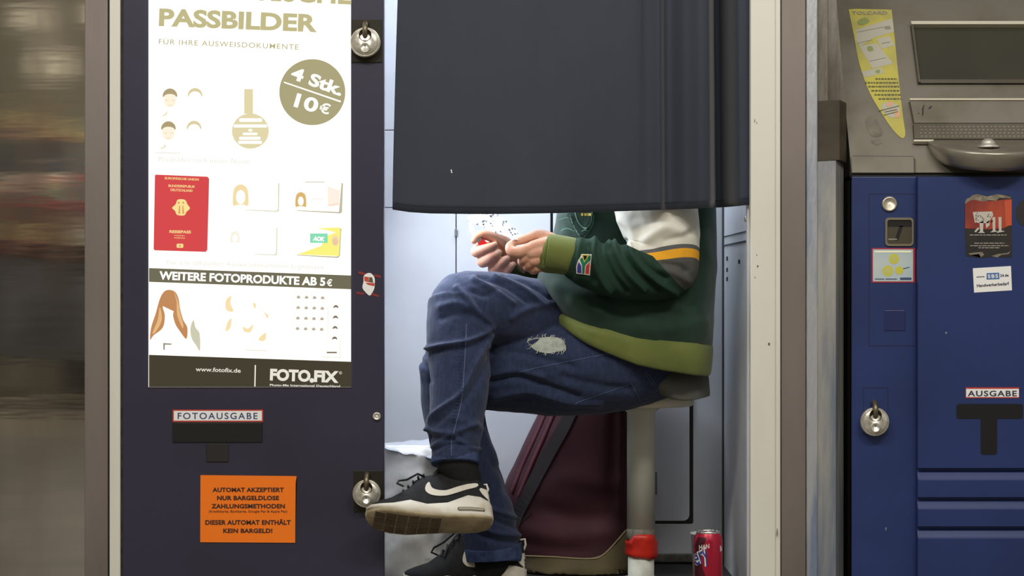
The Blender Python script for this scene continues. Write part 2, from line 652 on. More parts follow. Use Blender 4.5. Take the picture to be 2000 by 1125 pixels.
# price disc
layer('price_disc', [circ(610, 180, 64.5, 64.5, 56)], emit('disc_beige', (172, 165, 126)), 1)
layer('price_lettering', [[(554, 159), (555, 162), (665, 200), (666, 197)]], white_e, 2, [
    (('4 Stk.', (566, 153), (665, 188), 27), dict(bold=0.035)),
    (('10', (573, 208), (617, 221), 30), dict(bold=0.03)),
    (('€', (622, 219), (642, 224), 21), dict(bold=0.02))])
# stool pictogram with its disc
layer('pictogram', [rect(477, 174, 494, 222), circ(489, 256, 36, 34.5, 40)], emit('print_pale', (226, 216, 172)), 1)
bars = [(467, 231, 512, 238), (456, 243, 522, 249), (485, 252, 493, 257), (474, 259, 503, 264), (467, 267, 509, 273), (465, 275, 512, 281)]
layer('pictogram_text', [rrect(*b, 2.5, 3) for b in bars], white_e, 2, split=False)
# four portraits: dark cap of hair over a blown out face
hair, hair2, face, feat = [], [], [], []
def cap_of_hair(cx, cy, r, t):
    out = circ(cx, cy, r, r * 1.05, 18, math.pi, 2 * math.pi)
    inn = circ(cx, cy + 2, r * 0.84, r * t, 18, 2 * math.pi, math.pi)
    return out + inn
hair += [cap_of_hair(332, 188, 14.5, 0.45), cap_of_hair(329, 252, 14.5, 0.45)]
hair2 += [cap_of_hair(381, 187, 14.5, 0.72), cap_of_hair(379, 251, 14.5, 0.72)]
face += [circ(332, 194, 12.5, 16), circ(329, 258, 12.5, 16)]
for cx, cy in ((332, 196), (329, 260)):
    feat += [rrect(cx - 9, cy - 1, cx - 3, cy + 1, .9, 2), rrect(cx + 3, cy - 1, cx + 9, cy + 1, .9, 2), rrect(cx - 4, cy + 9, cx + 4, cy + 10.5, .7, 2),
             [(cx - 18, cy + 30), (cx - 10, cy + 27), (cx - 6, cy + 20), (cx - 5, cy + 27), (cx - 12, cy + 31)]]
layer('portrait_face', face, emit('face_pale', (255, 240, 218), 1.05), 1)
layer('portrait_feature', feat, emit('face_feature', (244, 222, 190)), 2)
layer('portrait_hair', hair, emit('hair_dark', (176, 160, 122)), 3)
layer('portrait_hair', hair2, emit('hair_pale', (222, 208, 164)), 3)
layer('picture_rule', [[(304, 299), (304, 297.5), (352, 298.5), (352, 300)]], emit('text_grey', (224, 222, 206)), 1)
layer('caption_lettering', [], emit('text_grey', (224, 222, 206)), 1, [
    (('Passbilder nach neuer Norm', (310, 315), (487, 320), 10), dict(space=1.1)),
    (('Für alle offiziellen Ausweisdokumente zugelassen.', (326, 516), (636, 526), 9.5), dict(space=1.1))])
# passport
layer('passport', [rrect(0, 0, 1, 1, .01) and [(304, 341), (405, 345), (408.5, 349), (405, 488), (402, 492), (302, 489), (300, 486), (302.5, 343)]], emit('passport_red', (216, 76, 78)), 1)
pg = [[(344, 400), (339, 405), (337, 413), (344, 420), (361, 421), (370, 411), (364, 396), (360, 391), (349, 390), (344, 393)]]
pg = [crv([(346, 391), (353, 389), (362, 391), (366, 399), (371, 407), (364, 414), (361, 420), (353, 421), (345, 419), (342, 412), (336, 406), (343, 399)], 3, True)]
layer('passport_print', pg + [rrect(345, 476, 358, 484, 2)], emit('passport_gold', (250, 226, 150)), 2, [
    (('EUROPÄISCHE UNION', (322, 350), (388, 353), 5), dict(bold=0.02)),
    (('BUNDESREPUBLIK', (329, 365), (381, 367), 5.2), dict(bold=0.02)),
    (('DEUTSCHLAND', (333, 373), (376, 375), 5.2), dict(bold=0.02)),
    (('REISEPASS', (331, 455), (373, 456), 6), dict(bold=0.03)),
    (('PASSPORT', (341, 461), (361, 462), 2.6), {}),
    (('PASSEPORT', (340, 465.5), (362, 466.5), 2.6), {})])
layer('passport_detail', [circ(349, 396, 2, 2.2, 10), circ(358, 396, 2, 2.2, 10), [(350, 402), (352, 401), (352, 417), (348, 418)], [(356, 401), (358, 402), (360, 418), (356, 417)],
                          circ(351.5, 480, 2.2, 2.2, 10)], emit('passport_mark', (228, 160, 106)), 3, split=False)
# identity cards
sh = emit('card_edge', (224, 220, 200))
layer('card_edge', [[(543, 358), (546, 358), (545, 412), (541, 414), (480, 411), (480, 409.5), (539, 411.5), (542.5, 409)],
                    [(540, 445), (542, 445), (541.5, 497), (538, 499), (498, 497), (498, 495.5), (536, 497), (539, 494)]], sh, 1)
layer('card_edge', [[(667, 357), (670, 358), (668, 415), (664, 417), (580, 412), (580, 410.5), (662, 414), (665, 411)],
                    [(664, 446), (667, 447), (664, 500), (660, 504), (580, 499), (580, 497.5), (658, 501), (662, 497)],
                    rect(596, 355, 634, 356.5)], emit('card_shadow', (196, 188, 164)), 1)
layer('card_tint', [[(640, 364), (664, 372), (662, 402), (640, 404)]], emit('card_pink', (255, 236, 222), 1.05), 1)
layer('card_tint', [[(580, 497), (628, 480), (634, 462), (666, 450), (662, 500)], [(618, 446), (664, 444), (665, 456), (640, 450)]], emit('card_yellow', (248, 240, 128), 1.05), 1)
layer('card_logo', [rect(605.5, 456, 640, 474.5)], emit('card_green', (140, 224, 184)), 2)
layer('card_logo_text', [], white_e, 3, [(('AOK', (611, 470), (634, 471.5), 9.5), dict(bold=0.05, shear=0.2))])
def long_hair(cx, cy, w, h):
    return crv([(cx, cy - h), (cx + w * .75, cy - h * .7), (cx + w, cy), (cx + w, cy + h), (cx + w * .55, cy + h), (cx + w * .6, cy), (cx + w * .3, cy - h * .55), (cx - w * .3, cy - h * .5),
                (cx - w * .6, cy), (cx - w * .55, cy + h), (cx - w, cy + h), (cx - w, cy), (cx - w * .75, cy - h * .7)], 3, True)
layer('card_portrait', [long_hair(587.5, 389, 10.5, 14)], emit('hair_gold', (222, 184, 120)), 2)
layer('card_portrait', [long_hair(470, 380, 15, 20), circ(655, 470, 7.5, 11, 20)], emit('hair_blond', (246, 222, 170)), 2)
layer('card_portrait', [circ(654.5, 472, 5, 7, 16)], emit('face_tan', (240, 202, 160)), 3)
layer('card_portrait_face', [circ(587.5,393,5.5,9,18),circ(470,385,9,14,20),circ(459,465,5,7,16)], white_e, 4)
layer('card_portrait', [long_hair(459, 462, 9, 11)], emit('hair_ghost', (250, 244, 226)), 2)
layer('signature', [[(642, 401), (662, 397), (662, 398), (642, 402)], [(610, 388), (632, 388.5), (632, 389.3), (610, 388.8)]], emit('card_ink', (236, 196, 176)), 2)
# banner
layer('banner', [[(291, 523.5), (685.5, 538), (685.5, 565), (291, 550.5)]], olive, 1)
layer('banner_lettering', [], white_e, 2, [(('WEITERE FOTOPRODUKTE AB 5', (311, 546), (635, 558.5), 18), dict(bold=0.035)), (('€', (638, 558.5), (648.5, 559), 14), dict(bold=0.02))])
# lower pictures
h1 = crv([(330, 566), (342, 570), (349, 584), (352, 604), (358, 625), (366, 640), (364, 662), (352, 648), (342, 632), (338, 612), (346, 598), (347, 584), (336, 575), (326, 583), (318, 598), (322, 616), (318, 640), (300, 655), (293, 664), (295, 640), (304, 612), (312, 584), (320, 570)], 4, True)
layer('model_hair', [h1], emit('hair_auburn', (196, 140, 92)), 2)
layer('model_hair_strand', [crv([(340, 570), (348, 590), (352, 612), (358, 634), (356, 640), (346, 615), (345, 590)], 4, True), crv([(312, 600), (316, 625), (304, 648), (298, 650), (308, 625)], 4, True)], emit('hair_light', (232, 186, 130)), 3)
layer('model_grey', [crv([(372, 640), (378, 625), (382, 640), (390, 652), (390.5, 685), (384, 676), (374, 660)], 4, True)], emit('grey_fur', (206, 204, 178)), 2)
layer('model_strap', [[(319, 670), (335, 671), (335, 673.5), (322, 673), (321.5, 684), (319, 683)]], emit('strap_grey', (138, 130, 112)), 3)
layer('model_hair_pale', [crv([(442, 585), (452, 578), (450, 592), (456, 608), (444, 607), (440, 598)], 4, True), crv([(452, 622), (450, 640), (441, 647), (444, 630)], 4, True),
                          crv([(474, 638), (484, 642), (494, 634), (490, 648), (478, 648)], 4, True), crv([(506, 660), (519, 650), (518, 664), (508, 666)], 4, True),
                          crv([(494, 592), (500, 594), (498, 604)], 4, True), crv([(516, 610), (524, 616), (522, 622)], 4, True)], emit('hair_cream', (250, 226, 176)), 2)
dots, dots2 = [], []
for i in range(4):
    for j in range(4):
        dots.append(cap_of_hair(583 + 15.7 * j - i * .6, 581 + 20.5 * i + j * .5, 3.6, 0.6))
for i in range(4):
    dots2.append(cap_of_hair(656 - i * .8, 601 + 20.5 * i, 5, 0.55))
layer('small_portrait', dots, emit('dot_hair', (190, 178, 158)), 2)
layer('small_portrait', dots2 + [rrect(638, 687, 658, 690, 1)], emit('dot_hair_dark', (130, 116, 96)), 2)
layer('picture_edge', [[(480, 683), (522, 684.5), (522, 686), (480, 684.5)], [(630, 696.5), (664, 698), (664, 660), (665, 660), (665, 699.2), (630, 697.8)], [(640, 598), (641, 598), (640.4, 678), (639.4, 678)]], sh, 1)
# footer
layer('footer', [[(291, 693), (685.5, 706.5), (685.5, 756), (291, 756)]], footer, 1)
layer('footer_rule', [[(497.5, 713), (500, 713), (499, 755), (496.5, 755)]], emit('footer_white', (232, 228, 212)), 2)
layer('footer_lettering', [], emit('footer_white', (232, 228, 212)), 2, [
    (('www.fotofix.de', (382, 725), (470, 728), 9), dict(bold=0.015)),
    (('FOTO', (527, 743), (606, 746), 25), dict(bold=0.05)),
    (('FIX', (613, 746), (661, 748), 25), dict(bold=0.05)),
    (('®', (662, 731), (668, 731.3), 6), {}),
    (('Photo-Me International Deutschland', (527, 754), (664, 756.5), 4.6), dict(bold=0.02))])
layer('footer_dot', [circ(609, 743, 4.5)], emit('footer_white', (232, 228, 212)), 2)

# stickers, slots and fittings on the booth door --------------------------------
wl = mat('label_white', (244, 243, 240), 0.5)
red_i = mat('label_red', (196, 60, 48), 0.5)
st = lab(fl(MB(), rect(337, 800, 514, 824), -0.0012).build('sticker', red_i, booth, fix=False), 'white label with red border reading FOTOAUSGABE')
fl(MB(), rect(339.5, 802.5, 511.5, 821.5), -0.0016).build('sticker_paper', wl, st, fix=False)
on_plane(MB(), text_geo('FOTOAUSGABE', (347, 818.5), (503, 818.5), 13.5, bold=0.01, space=1.25), lambda x, y: P(x, y, -0.002)).build('lettering', mat('label_blue', (52, 62, 116), .5), st, fix=False)
sl = MB()
fl(sl, rect(337, 825, 512.5, 865), -0.001)
o = lab(pbox(MB(), 337, 825, 512.5, 864, -0.003, 0.001, 0.001).build('delivery_slot', black, booth), 'black photo delivery slot')
pbox(MB(), 403, 866.5, 446.5, 902, -0.003, 0.001, 0.001).build('slot_tab', mat('slot_tab', (32, 30, 28), .6), o)
os_ = mat('orange_paper', (255, 126, 10), 0.55)
og = MB()
og.prism([P(x, y, -0.0018) for x, y in ((391.5, 928), (579.5, 930), (577.5, 942), (576.5, 1060), (391, 1059))], (0, 0.0012, 0))
ost = lab(og.build('sticker', os_, booth), 'bright orange notice with black lettering')
tx = MB()
for body, a, b, y, h, bo in (('AUTOMAT AKZEPTIERT', 415, 554.5, 961, 9.5, .04), ('NUR BARGELDLOSE', 424, 545, 977, 9.5, .04), ('ZAHLUNGSMETHODEN', 413, 556.5, 993, 9.5, .04),
                            ('(Kreditkarte, Bankkarte, Google Pay & Apple Pay)', 408, 561, 1001, 5, .01), ('DIESER AUTOMAT ENTHÄLT', 401, 568, 1025, 10, .04), ('KEIN BARGELD!', 436, 532, 1041, 9.5, .04)):
    on_plane(tx, text_geo(body, (a, y), (b, y), h, bold=bo, space=1.05), lambda x, y: P(x, y, -0.0023))
tx.build('lettering', mat('ink_brown', (58, 34, 24), .6), ost, fix=False)
# small torn sticker
ss = lab(fl(MB(), crv([(711, 538), (722, 533), (731, 541), (732, 556), (730, 566), (723, 577), (715, 572), (708, 562), (710, 550)], 4, True), -0.0012).build('sticker', wl, booth, fix=False), 'small torn red and white sticker')
fl(fl(MB(), [(711, 540), (720, 541), (721, 551), (712, 549)], -0.0016), [(714, 552), (732, 553), (731, 559), (718, 556)], -0.0016).build('sticker_patch', mat('sticker_red', (206, 76, 50), .6), ss, fix=False)
fl(MB(), [(721, 541), (727, 542), (729, 552), (721, 551)], -0.0016).build('sticker_shade', mat('sticker_olive', (92, 88, 60), .6), ss, fix=False)
for x0, y0, x1, y1 in ((700, 532, 713, 536), (731, 538, 744, 541), (696, 572, 711, 574), (725, 574, 740, 579)):
    zg = MB()
    nseg = 7
    for i in range(nseg):
        t0 = i / nseg
        cx, cy = x0 + (x1 - x0) * (t0 + .07), y0 + (y1 - y0) * t0
        fl(zg, [(cx, cy - 2.2), (cx + 1.4, cy - 2.2), (cx + .2, cy + 2.2), (cx - 1.2, cy + 2.2)], -0.0012)
    zg.build('sticker_border', mat('sticker_zig', (168, 52, 40), .6), ss, fix=False)
MB().lathe([(0.0, 0.0), (0.0095, 0.0), (0.0095, 0.004), (0.007, 0.006), (0.006, 0.0045), (0.003, 0.004), (0.0, 0.005)], (X(736), 0.0, Z(813)), 24, 'y').build('cam_lock', chrome, booth, True)
hs = mat('hasp_dark', (42, 38, 28), .5, .4)
for x0, y0, x1, y1 in ((686, 38, 746, 122), (691, 919, 748, 1000)):
    pbox(MB(), x0, y0, x1, y1, -0.003, 0.001, 0.001).build('hasp_plate', hs, booth)

def padlock(cx, cy, r_px, Yw, label, ang=0.0):
    """round padlock hanging on a hasp against the face at depth Yw"""
    r = r_px / 850.0
    c = Vector((X(cx, Yw), Yw - 0.014, Z(cy, Yw)))
    t = thing('padlock', (c.x, Yw - 0.01, c.z - r), label, 'padlock', 'round shackle padlocks')
    n = 64
    def outline(R, nr, nd):
        """circle of radius R with a round bite of radius nr centred nd above the middle"""
        pts = []
        for k in range(n):
            a = 2 * math.pi * k / n + math.pi / 2
            x, z = R * math.cos(a), R * math.sin(a)
            dz = z - nd
            dd = math.hypot(x, dz)
            if dd < nr:
                s_ = nr / max(dd, 1e-5)
                if z > nd + nr * 0.2:
                    pass
                x, z = x * min(s_, 1), z
            pts.append((x, z))
        return pts
    body = MB()
    rings = []
    for rr, h in ((0.90, 0.0), (1.0, 0.004), (1.0, 0.012), (0.93, 0.016), (0.90, 0.0145), (0.86, 0.0155), (0.80, 0.0175), (0.5, 0.0185), (0.0, 0.0188)):
        rings.append([Vector((c.x + r * rr * math.cos(2 * math.pi * k / n), c.y + 0.012 - h * 1.25, c.z + r * rr * math.sin(2 * math.pi * k / n))) for k in range(n)])
    body.loft(rings)
    b = body.build('body', chrome, t, True)
    # the dark shackle opening, a round well sunk at the top of the face
    w = MB()
    cx2, cz2 = c.x, c.z + r * 0.46
    w.lathe([(0.0, 0.0), (r * 0.40, 0.0), (r * 0.43, 0.0012), (r * 0.40, 0.002), (r * 0.38, 0.0006), (0.0, 0.0004)], (cx2, c.y + 0.012 - 0.0225, cz2), 32, 'y')
    w.build('shackle_opening', mat('lock_well', (44, 38, 28), .5, .3), t, True)
    k = MB()
    k.lathe([(0.0, 0.0), (r * .34, 0.0), (r * .34, .002), (r * .29, .0032), (r * .27, .0022), (r * .0, .0028)], (c.x, c.y + 0.012 - 0.0225, c.z - r * .38), 28, 'y')
    kc = k.build('key_plug', chrome, t, True)
    MB().box((c.x - .0012, c.y - .0148, c.z - r * .30), (c.x + .0012, c.y - .013, c.z - r * .22)).build('keyhole', black, kc)
    sh_ = MB()
    sh_.tube([(c.x, c.y + .012, c.z + r * 1.35, .0062), (c.x, c.y - .004, c.z + r * 1.25, .0062), (c.x, c.y - .0135, c.z + r * .95, .0062), (c.x, c.y - .013, c.z + r * .55, .0062), (c.x, c.y - .006, c.z + r * .3, .0062)], 14)
    sh_.build('staple', mat('staple_metal', (120, 110, 88), .4, .8), t, True)
    return t
padlock(714.5, 84, 29, -0.006, 'upper round steel padlock on the navy booth door, beside the poster')
padlock(717, 963, 27.5, -0.006, 'lower round steel padlock on the navy booth door, partly behind the shoe toe')

# ------------------------------------------------------------------ curtain
cl = []
NX, NZ = 320, 50
def hem_py(px):
    xs = [764, 800, 840, 950, 1080, 1200, 1350, 1420, 1466]
    ys = [409, 414.5, 417, 418.5, 416.5, 413, 408, 404.5, 400]
    return float(np.interp(px, xs, ys))
def cur_Y(u, t):
    """u: 0..1 across, t: 0 hem .. 1 rail"""
    px = 766 + u * 700
    y = 0.020
    y += 0.003 * math.sin(u * 9 + 0.6) + 0.002 * math.sin(u * 17)
    q_ = px + 10 * (t - .3)
    y += 0.010 * math.exp(-((q_ - 1318) / 26) ** 2) - 0.010 * math.exp(-((q_ - 1368) / 16) ** 2)
    e1 = max(0, min(1, (q_ - 1381) / 14))
    e2 = max(0, min(1, (q_ - 1404) / 40))
    y += 0.125 * (e1 * e1 * (3 - 2 * e1)) * (1 - e2 * e2 * (3 - 2 * e2))
    e1 = max(0, min(1, (q_ - 1286) / 10))
    e2 = max(0, min(1, (q_ - 1298) / 40))
    y += 0.024 * (e1 * e1 * (3 - 2 * e1)) * (1 - e2 * e2 * (3 - 2 * e2))
    y += 0.006 * math.exp(-((q_ - 1262) / 14) ** 2) - 0.004 * math.exp(-((q_ - 1288) / 10) ** 2)
    y += 0.004 * math.sin((px - 800) / 95) * (1 if px < 1250 else 0) * t
    y += 0.006 * math.exp(-((px - 1040 - 60 * t) / 60) ** 2) * math.sin(t * 6)
    y += 0.0015 * noise.noise(Vector((u * 6, t * 3, 1.3)))
    return y
vs, fs = [], []
for i in range(NX + 1):
    u = i / NX
    for j in range(NZ + 1):
        t = j / NZ
        pl = 766 + (1 - math.cos(min(t * 2.2, 1) * math.pi)) * 4.5 + t * 3
        pl = 766.5 + 14 * min(1, t * 1.75) ** 1.3
        px = pl + (1466.5 - pl) * u
        Y = cur_Y(u, t)
        zb = Z(hem_py(px), Y)
        z = zb + (2.02 - zb) * t ** 1.0
        vs.append((X(px, Y), Y, z))
for i in range(NX):
    for j in range(NZ):
        a = i * (NZ + 1) + j
        fs.append((a, a + NZ + 1, a + NZ + 2, a + 1))
cur_m = mat('curtain_cloth', (46, 52, 66), 0.62, 0, (40, 46, 59), 5, (1, 1, .3), sheen=0.25, bump=0.04, bscale=500, spec=.35)
me = bpy.data.meshes.new('curtain')
me.from_pydata(vs, [], fs)
cu = link('curtain', me, cur_m, None, True)
so = cu.modifiers.new('cloth', 'SOLIDIFY')
so.thickness = 0.0016
so.offset = 1.0
tag(cu, 'dark slate blue fabric curtain hanging across the booth doorway', 'curtain')
cb = bvh_of(cu)
hm = MB()
for i in range(46):
    p0, p1 = 772 + i * 15.0, 772 + i * 15.0 + 15.0
    for a, b in ((p0, p1),):
        wrap(hm, refine([(a, hem_py(a) - 14.2), (b, hem_py(b) - 14.2), (b, hem_py(b) - 13), (a, hem_py(a) - 13)], [[0, 1, 2, 3]], 8), cb, .0025)
hm.build('hem_stitching', mat('stitch_dark', (34, 36, 44), .8), cu, fix=False)
wrap(MB(), tri2d([(880, 331), (882, 331), (883.5, 338), (881.5, 338)]), cb, .0025).build('lint', wl, cu, fix=False)

# ------------------------------------------------------------------ blue machine on the right
mach = thing('ticket_machine', (1.10, 0.15, 0.0), 'blue vending machine with grimy steel console, yellow tapered sticker and T-shaped slot', 'vending machine')
blue = mat('blue_paint', (38, 55, 108), 0.42, 0, (34, 49, 97), 4)
mst = mat('grimy_steel', (128, 123, 112), 0.42, 0.6, (104, 99, 86), 7, (1, 1, 1), 0.42, 0.7, bump=0.015, bscale=60, rough2=0.55)
mst2 = mat('dull_steel', (100, 95, 84), 0.45, 0.6, (86, 81, 70), 7, rough2=0.55)
ZB, ZT = Z(340), 1.43
nrm = Vector((0, -(ZT - ZB), 0.25)).normalized()
def PS(px, py, off=0.0):
    return hit(px, py, Vector((0, 0, ZB)) + nrm * off, nrm)
XR2 = X(2170)
# body of the lower cabinet
MB().box((X(1664), 0.012, 0), (XR2, 0.30, ZB - 0.012)).build('cabinet', black, mach)
sp = MB().box((X(1664), 0.0, 0.004), (X(1790), 0.03, Z(345)), 0.002).build('side_panel', blue, mach)
YD = -0.024
# main door with its louvres pressed into the sheet
prof = [(Z(345, YD), YD), (Z(912, YD), YD)]
for g in (914, 971, 1028):
    prof += [(Z(g, YD), YD), (Z(g + 2.5, YD), YD + 0.014), (Z(g + 5, YD), YD + 0.014), (Z(g + 21, YD), YD + 0.001), (Z(g + 24, YD), YD)]
prof += [(0.004, YD)]
x0, x1 = X(1793, YD), XR2
vs, fs = [], []
for z, y in prof:
    vs += [(x0, y, z), (x1, y, z)]
for i in range(len(prof) - 1):
    fs.append((2 * i, 2 * i + 1, 2 * i + 3, 2 * i + 2))
k = len(vs)
for z, y in (prof[0], prof[-1]):
    vs += [(x0, 0.03, z), (x1, 0.03, z)]
fs += [(0, 1, k + 1, k), (2 * len(prof) - 2, 2 * len(prof) - 1, k + 3, k + 2)]
fs += [tuple([2 * i for i in range(len(prof))] + [k + 2, k]), tuple([2 * i + 1 for i in range(len(prof))] + [k + 3, k + 1])]
dm = MB().add(vs, fs)
mdoor = dm.build('door', blue, mach)
# steel console
cs = MB()
cs.prism([(X(1664) + 0.002, 0.012, ZB - 0.002), (X(1664) + 0.002, 0.012 + 0.25 * 1.9, ZB + (ZT - ZB) * 1.9), (X(1664) + 0.002, 0.52, ZB + (ZT - ZB) * 1.9), (X(1664) + 0.002, 0.52, ZB - 0.002)], (XR2 - X(1664) - 0.002, 0, 0))
cs.build('console_body', mst2, mach)
fp = MB().prism([PS(x, y) for x, y in ((1663.5, 337), (1790, 337), (1772, -90), (1622, -90))], -nrm * 0.012)
face_pl = fp.build('console_face', mst, mach)
fp = MB().prism([PS(x, y, -0.0012) for x, y in ((1790, 337), (2150, 337), (2150, -90), (1772, -90))], -nrm * 0.010)
fp.build('console_face', mst, mach)
MB().prism([PS(x, y, 0.004) for x, y in ((1663, 306), (1784, 307), (1786, 337), (1664.5, 337))], -nrm * 0.006).build('lower_lip', mst, mach)
MB().box((X(1664), 0.004, ZB - 0.013), (XR2, 0.03, ZB - 0.001)).build('dark_joint', black, mach)
# screen
sg = MB().prism([PS(x, y, 0.0005) for x, y in ((1784, 47), (2150, 47), (2150, 158), (1798, 158))], -nrm * 0.004)
scr = lab(sg.build('screen', mat('screen_glass', (56, 53, 41), 0.3, 0, (46, 44, 34), 3), mach), 'dark switched-off screen')
MB().prism([PS(x, y, 0.014) for x, y in ((1779, 41), (2150, 41), (2150, 47), (1781, 47))], -nrm * 0.016).build('top_lip', mat('bright_lip', (214, 207, 188), .35, .25), scr)
MB().prism([PS(x, y, 0.006) for x, y in ((1797, 155), (2150, 155), (2150, 162), (1798, 162))], -nrm * 0.008).build('bottom_lip', mst2, scr)
MB().prism([PS(x, y, 0.010) for x, y in ((1779, 42), (1783.5, 42), (1798, 160), (1794, 160))], -nrm * 0.012).build('side_lip', mst2, scr)
# keyboard shelf
MB().prism([PS(x, y, 0.012) for x, y in ((1777, 194), (2150, 194), (2150, 240), (1786, 240))], -nrm * 0.012).build('shelf_plate', mst, mach)
MB().prism([PS(x, y, 0.016) for x, y in ((1777, 192), (2150, 192), (2150, 195), (1777.5, 195))], -nrm * 0.010).build('shelf_edge', mat('bright_lip', (214, 207, 188), .35, .25), mach)
s = MB()
for poly in ([(1801, 226), (1801, 212), (1804, 205), (1806, 204), (1804, 211), (1803.5, 225)], [(1813, 212), (1817, 207), (1821, 207), (1816, 213)], [(1793, 220), (1796, 221), (1796, 222), (1793, 221.5)]):
    on_plane(s, tri2d(poly), lambda x, y: PS(x, y, 0.0127))
s.build('scrawl', mat('ink_black', (34, 32, 28), .6), mach, fix=False)
band = MB().prism([PS(x, y, 0.010) for x, y in ((1784, 241), (2150, 241), (2150, 271), (1786, 271))], -nrm * 0.010)
bnd = band.build('tread_band', mst2, mach)
q = MB()
ux = Vector((1, 0, 0))
uy = Vector((0, 0.25, ZT - ZB)).normalized()
for j in range(4):
    for i in range(40):
        c = PS(1799 + i * 8.6 + (j % 2) * 2.0, 247 + j * 6.2, 0.010)
        ring = [c + (ux * math.cos(a) * .0036 + uy * math.sin(a) * .0017) for a in [2 * math.pi * k / 8 for k in range(8)]]
        q.add(ring + [c + nrm * .0016], [(k, (k + 1) % 8, 8) for k in range(8)])
q.build('tread_studs', mst, bnd, True)
MB().prism([PS(x, y, 0.014) for x, y in ((1785, 272.5), (1824, 272.5), (1822, 276), (1785, 276))], -nrm * 0.012).build('shelf_edge', mat('bright_lip', (214, 207, 188), .35, .25), mach)
# half round tray
xc, R, dep = X(1936, -.02), 0.135, 0.145
Y0, z0 = 0.045, Z(272, 0.045)
n = 40
rings = []
for rr, dz in ((0.0, 0), (0.5, 0), (0.93, 0), (1.0, -0.0015), (1.01, -0.006), (0.97, -0.02), (0.90, -0.038), (0.84, -0.048), (0.4, -0.050)):
    rings.append([(xc + R * rr * math.cos(math.pi * k / (n - 1)), Y0 - dep * rr * math.sin(math.pi * k / (n - 1)), z0 - 0.27 * dep * rr * math.sin(math.pi * k / (n - 1)) + dz) for k in range(n)])
t = MB()
vs = [v for rg in rings for v in rg]
fs = []
for i in range(len(rings) - 1):
    for k in range(n - 1):
        a = i * n + k
        fs.append((a, a + 1, a + n + 1, a + n))
t.add(vs, fs)
tray = t.build('tray', mat('tray_steel', (160, 154, 140), 0.28, 0.6, (136, 130, 116), 8, rough2=.4), mach, True)
bc = Vector((X(1929, -.04), -.045, z0 - .27 * .09 + .003))
MB().lathe([(0.0, -0.004), (0.026, -0.004), (0.024, 0.001), (0.017, 0.003), (0.0165, 0.008), (0.012, 0.014), (0.006, 0.0165), (0.0, 0.017)], bc, 28).build('knob', chrome, tray, True)
# yellow tapered sticker
ylw = mat('sticker_yellow', (188, 178, 78), .5, 0, (170, 162, 86), 20, rough2=.6)
yo = crv([(1661, 18), (1700, 18), (1738, 19), (1742, 24), (1748, 80), (1756, 160), (1764, 230), (1768, 258), (1766, 268), (1760, 269), (1745, 255), (1725, 226), (1702, 188), (1688, 155), (1676, 115), (1668, 70), (1659, 26)], 4, True)
ys = lab(on_plane(MB(), tri2d(yo), lambda x, y: PS(x, y, 0.0012)).build('sticker', ylw, mach, fix=False), 'faded yellow tapered sticker')
def lay(name, polys, m, par, off, texts=()):
    if not texts and len(polys) < 8:
        for pl in polys:
            o = on_plane(MB(), tri2d(pl), lambda x, y: PS(x, y, off)).build(name, m, par, fix=False)
        return o
    q = MB()
    for pl in polys:
        on_plane(q, tri2d(pl), lambda x, y: PS(x, y, off))
    for tt in texts:
        on_plane(q, text_geo(*tt[0], **tt[1]), lambda x, y: PS(x, y, off))
    return q.build(name, m, par, fix=False)
lay('sticker_cards', [[(1672, 58), (1742, 36), (1746, 62), (1706, 74), (1680, 90), (1672, 78)], [(1712, 76), (1736, 70), (1748, 88), (1722, 96)], [(1678, 90), (1712, 84), (1744, 124), (1704, 134)],
                      [(1682, 140), (1722, 132), (1726, 142), (1690, 151)], crv([(1722, 204), (1740, 200), (1756, 208), (1757, 224), (1744, 230), (1728, 222)], 3, True)],
    mat('card_grey', (176, 172, 156), .55), ys, 0.0016)
lay('sticker_blot', [crv([(1676, 40), (1690, 34), (1698, 42), (1686, 49), (1676, 47)], 3, True), crv([(1694, 92), (1702, 90), (1706, 98), (1696, 100)], 3, True), crv([(1710, 138), (1718, 136), (1718, 142), (1711, 142)], 3, True)],
    mat('blot_green', (134, 144, 84), .55), ys, 0.002)
lay('sticker_blush', [crv([(1748, 218), (1757, 216), (1757, 228), (1750, 229)], 3, True), crv([(1730, 204), (1742, 198), (1744, 204), (1734, 208)], 3, True)], mat('blot_pink', (206, 158, 122), .55), ys, 0.002)
lines = []
for x0, x1, y in ((1710, 1752, 154), (1690, 1754, 161.5), (1696, 1756, 169), (1702, 1757, 177), (1708, 1759, 185), (1716, 1760, 193)):
    xx = x0
    while xx < x1:
        w = random.uniform(3, 7)
        lines.append(rect(xx, y - 1.3, min(xx + w, x1), y + 1.3))
        xx += w + 1.6
for x0, y0, x1, y1 in ((1716, 216, 1756, 206), (1728, 218, 1752, 213), (1726, 224, 1754, 217)):
    lines.append([(x0, y0), (x1, y1), (x1, y1 + 1.6), (x0, y0 + 1.6)])
lay('sticker_print', lines, mat('print_grey', (92, 88, 52), .6), ys, 0.0022)
lay('sticker_fine_print', [[(1674, 62), (1738, 50), (1738, 51), (1674, 63)], [(1674, 84), (1704, 77), (1704, 78), (1674, 85)], [(1698, 119), (1730, 112), (1730, 113), (1698, 120)], [(1722, 84), (1738, 81), (1738, 82.5), (1722, 85.5)], rrect(1728, 52, 1740, 57, 1.5, 2)], mat('print_faint_grey', (140, 134, 116), .6), ys, 0.0022)
lay('lettering', [], mat('print_faint_grey', (140, 134, 116), .6), ys, 0.0022, [(('TOLCARD', (1664, 28.5), (1733, 28), 7), dict(bold=.03, space=1.1))])
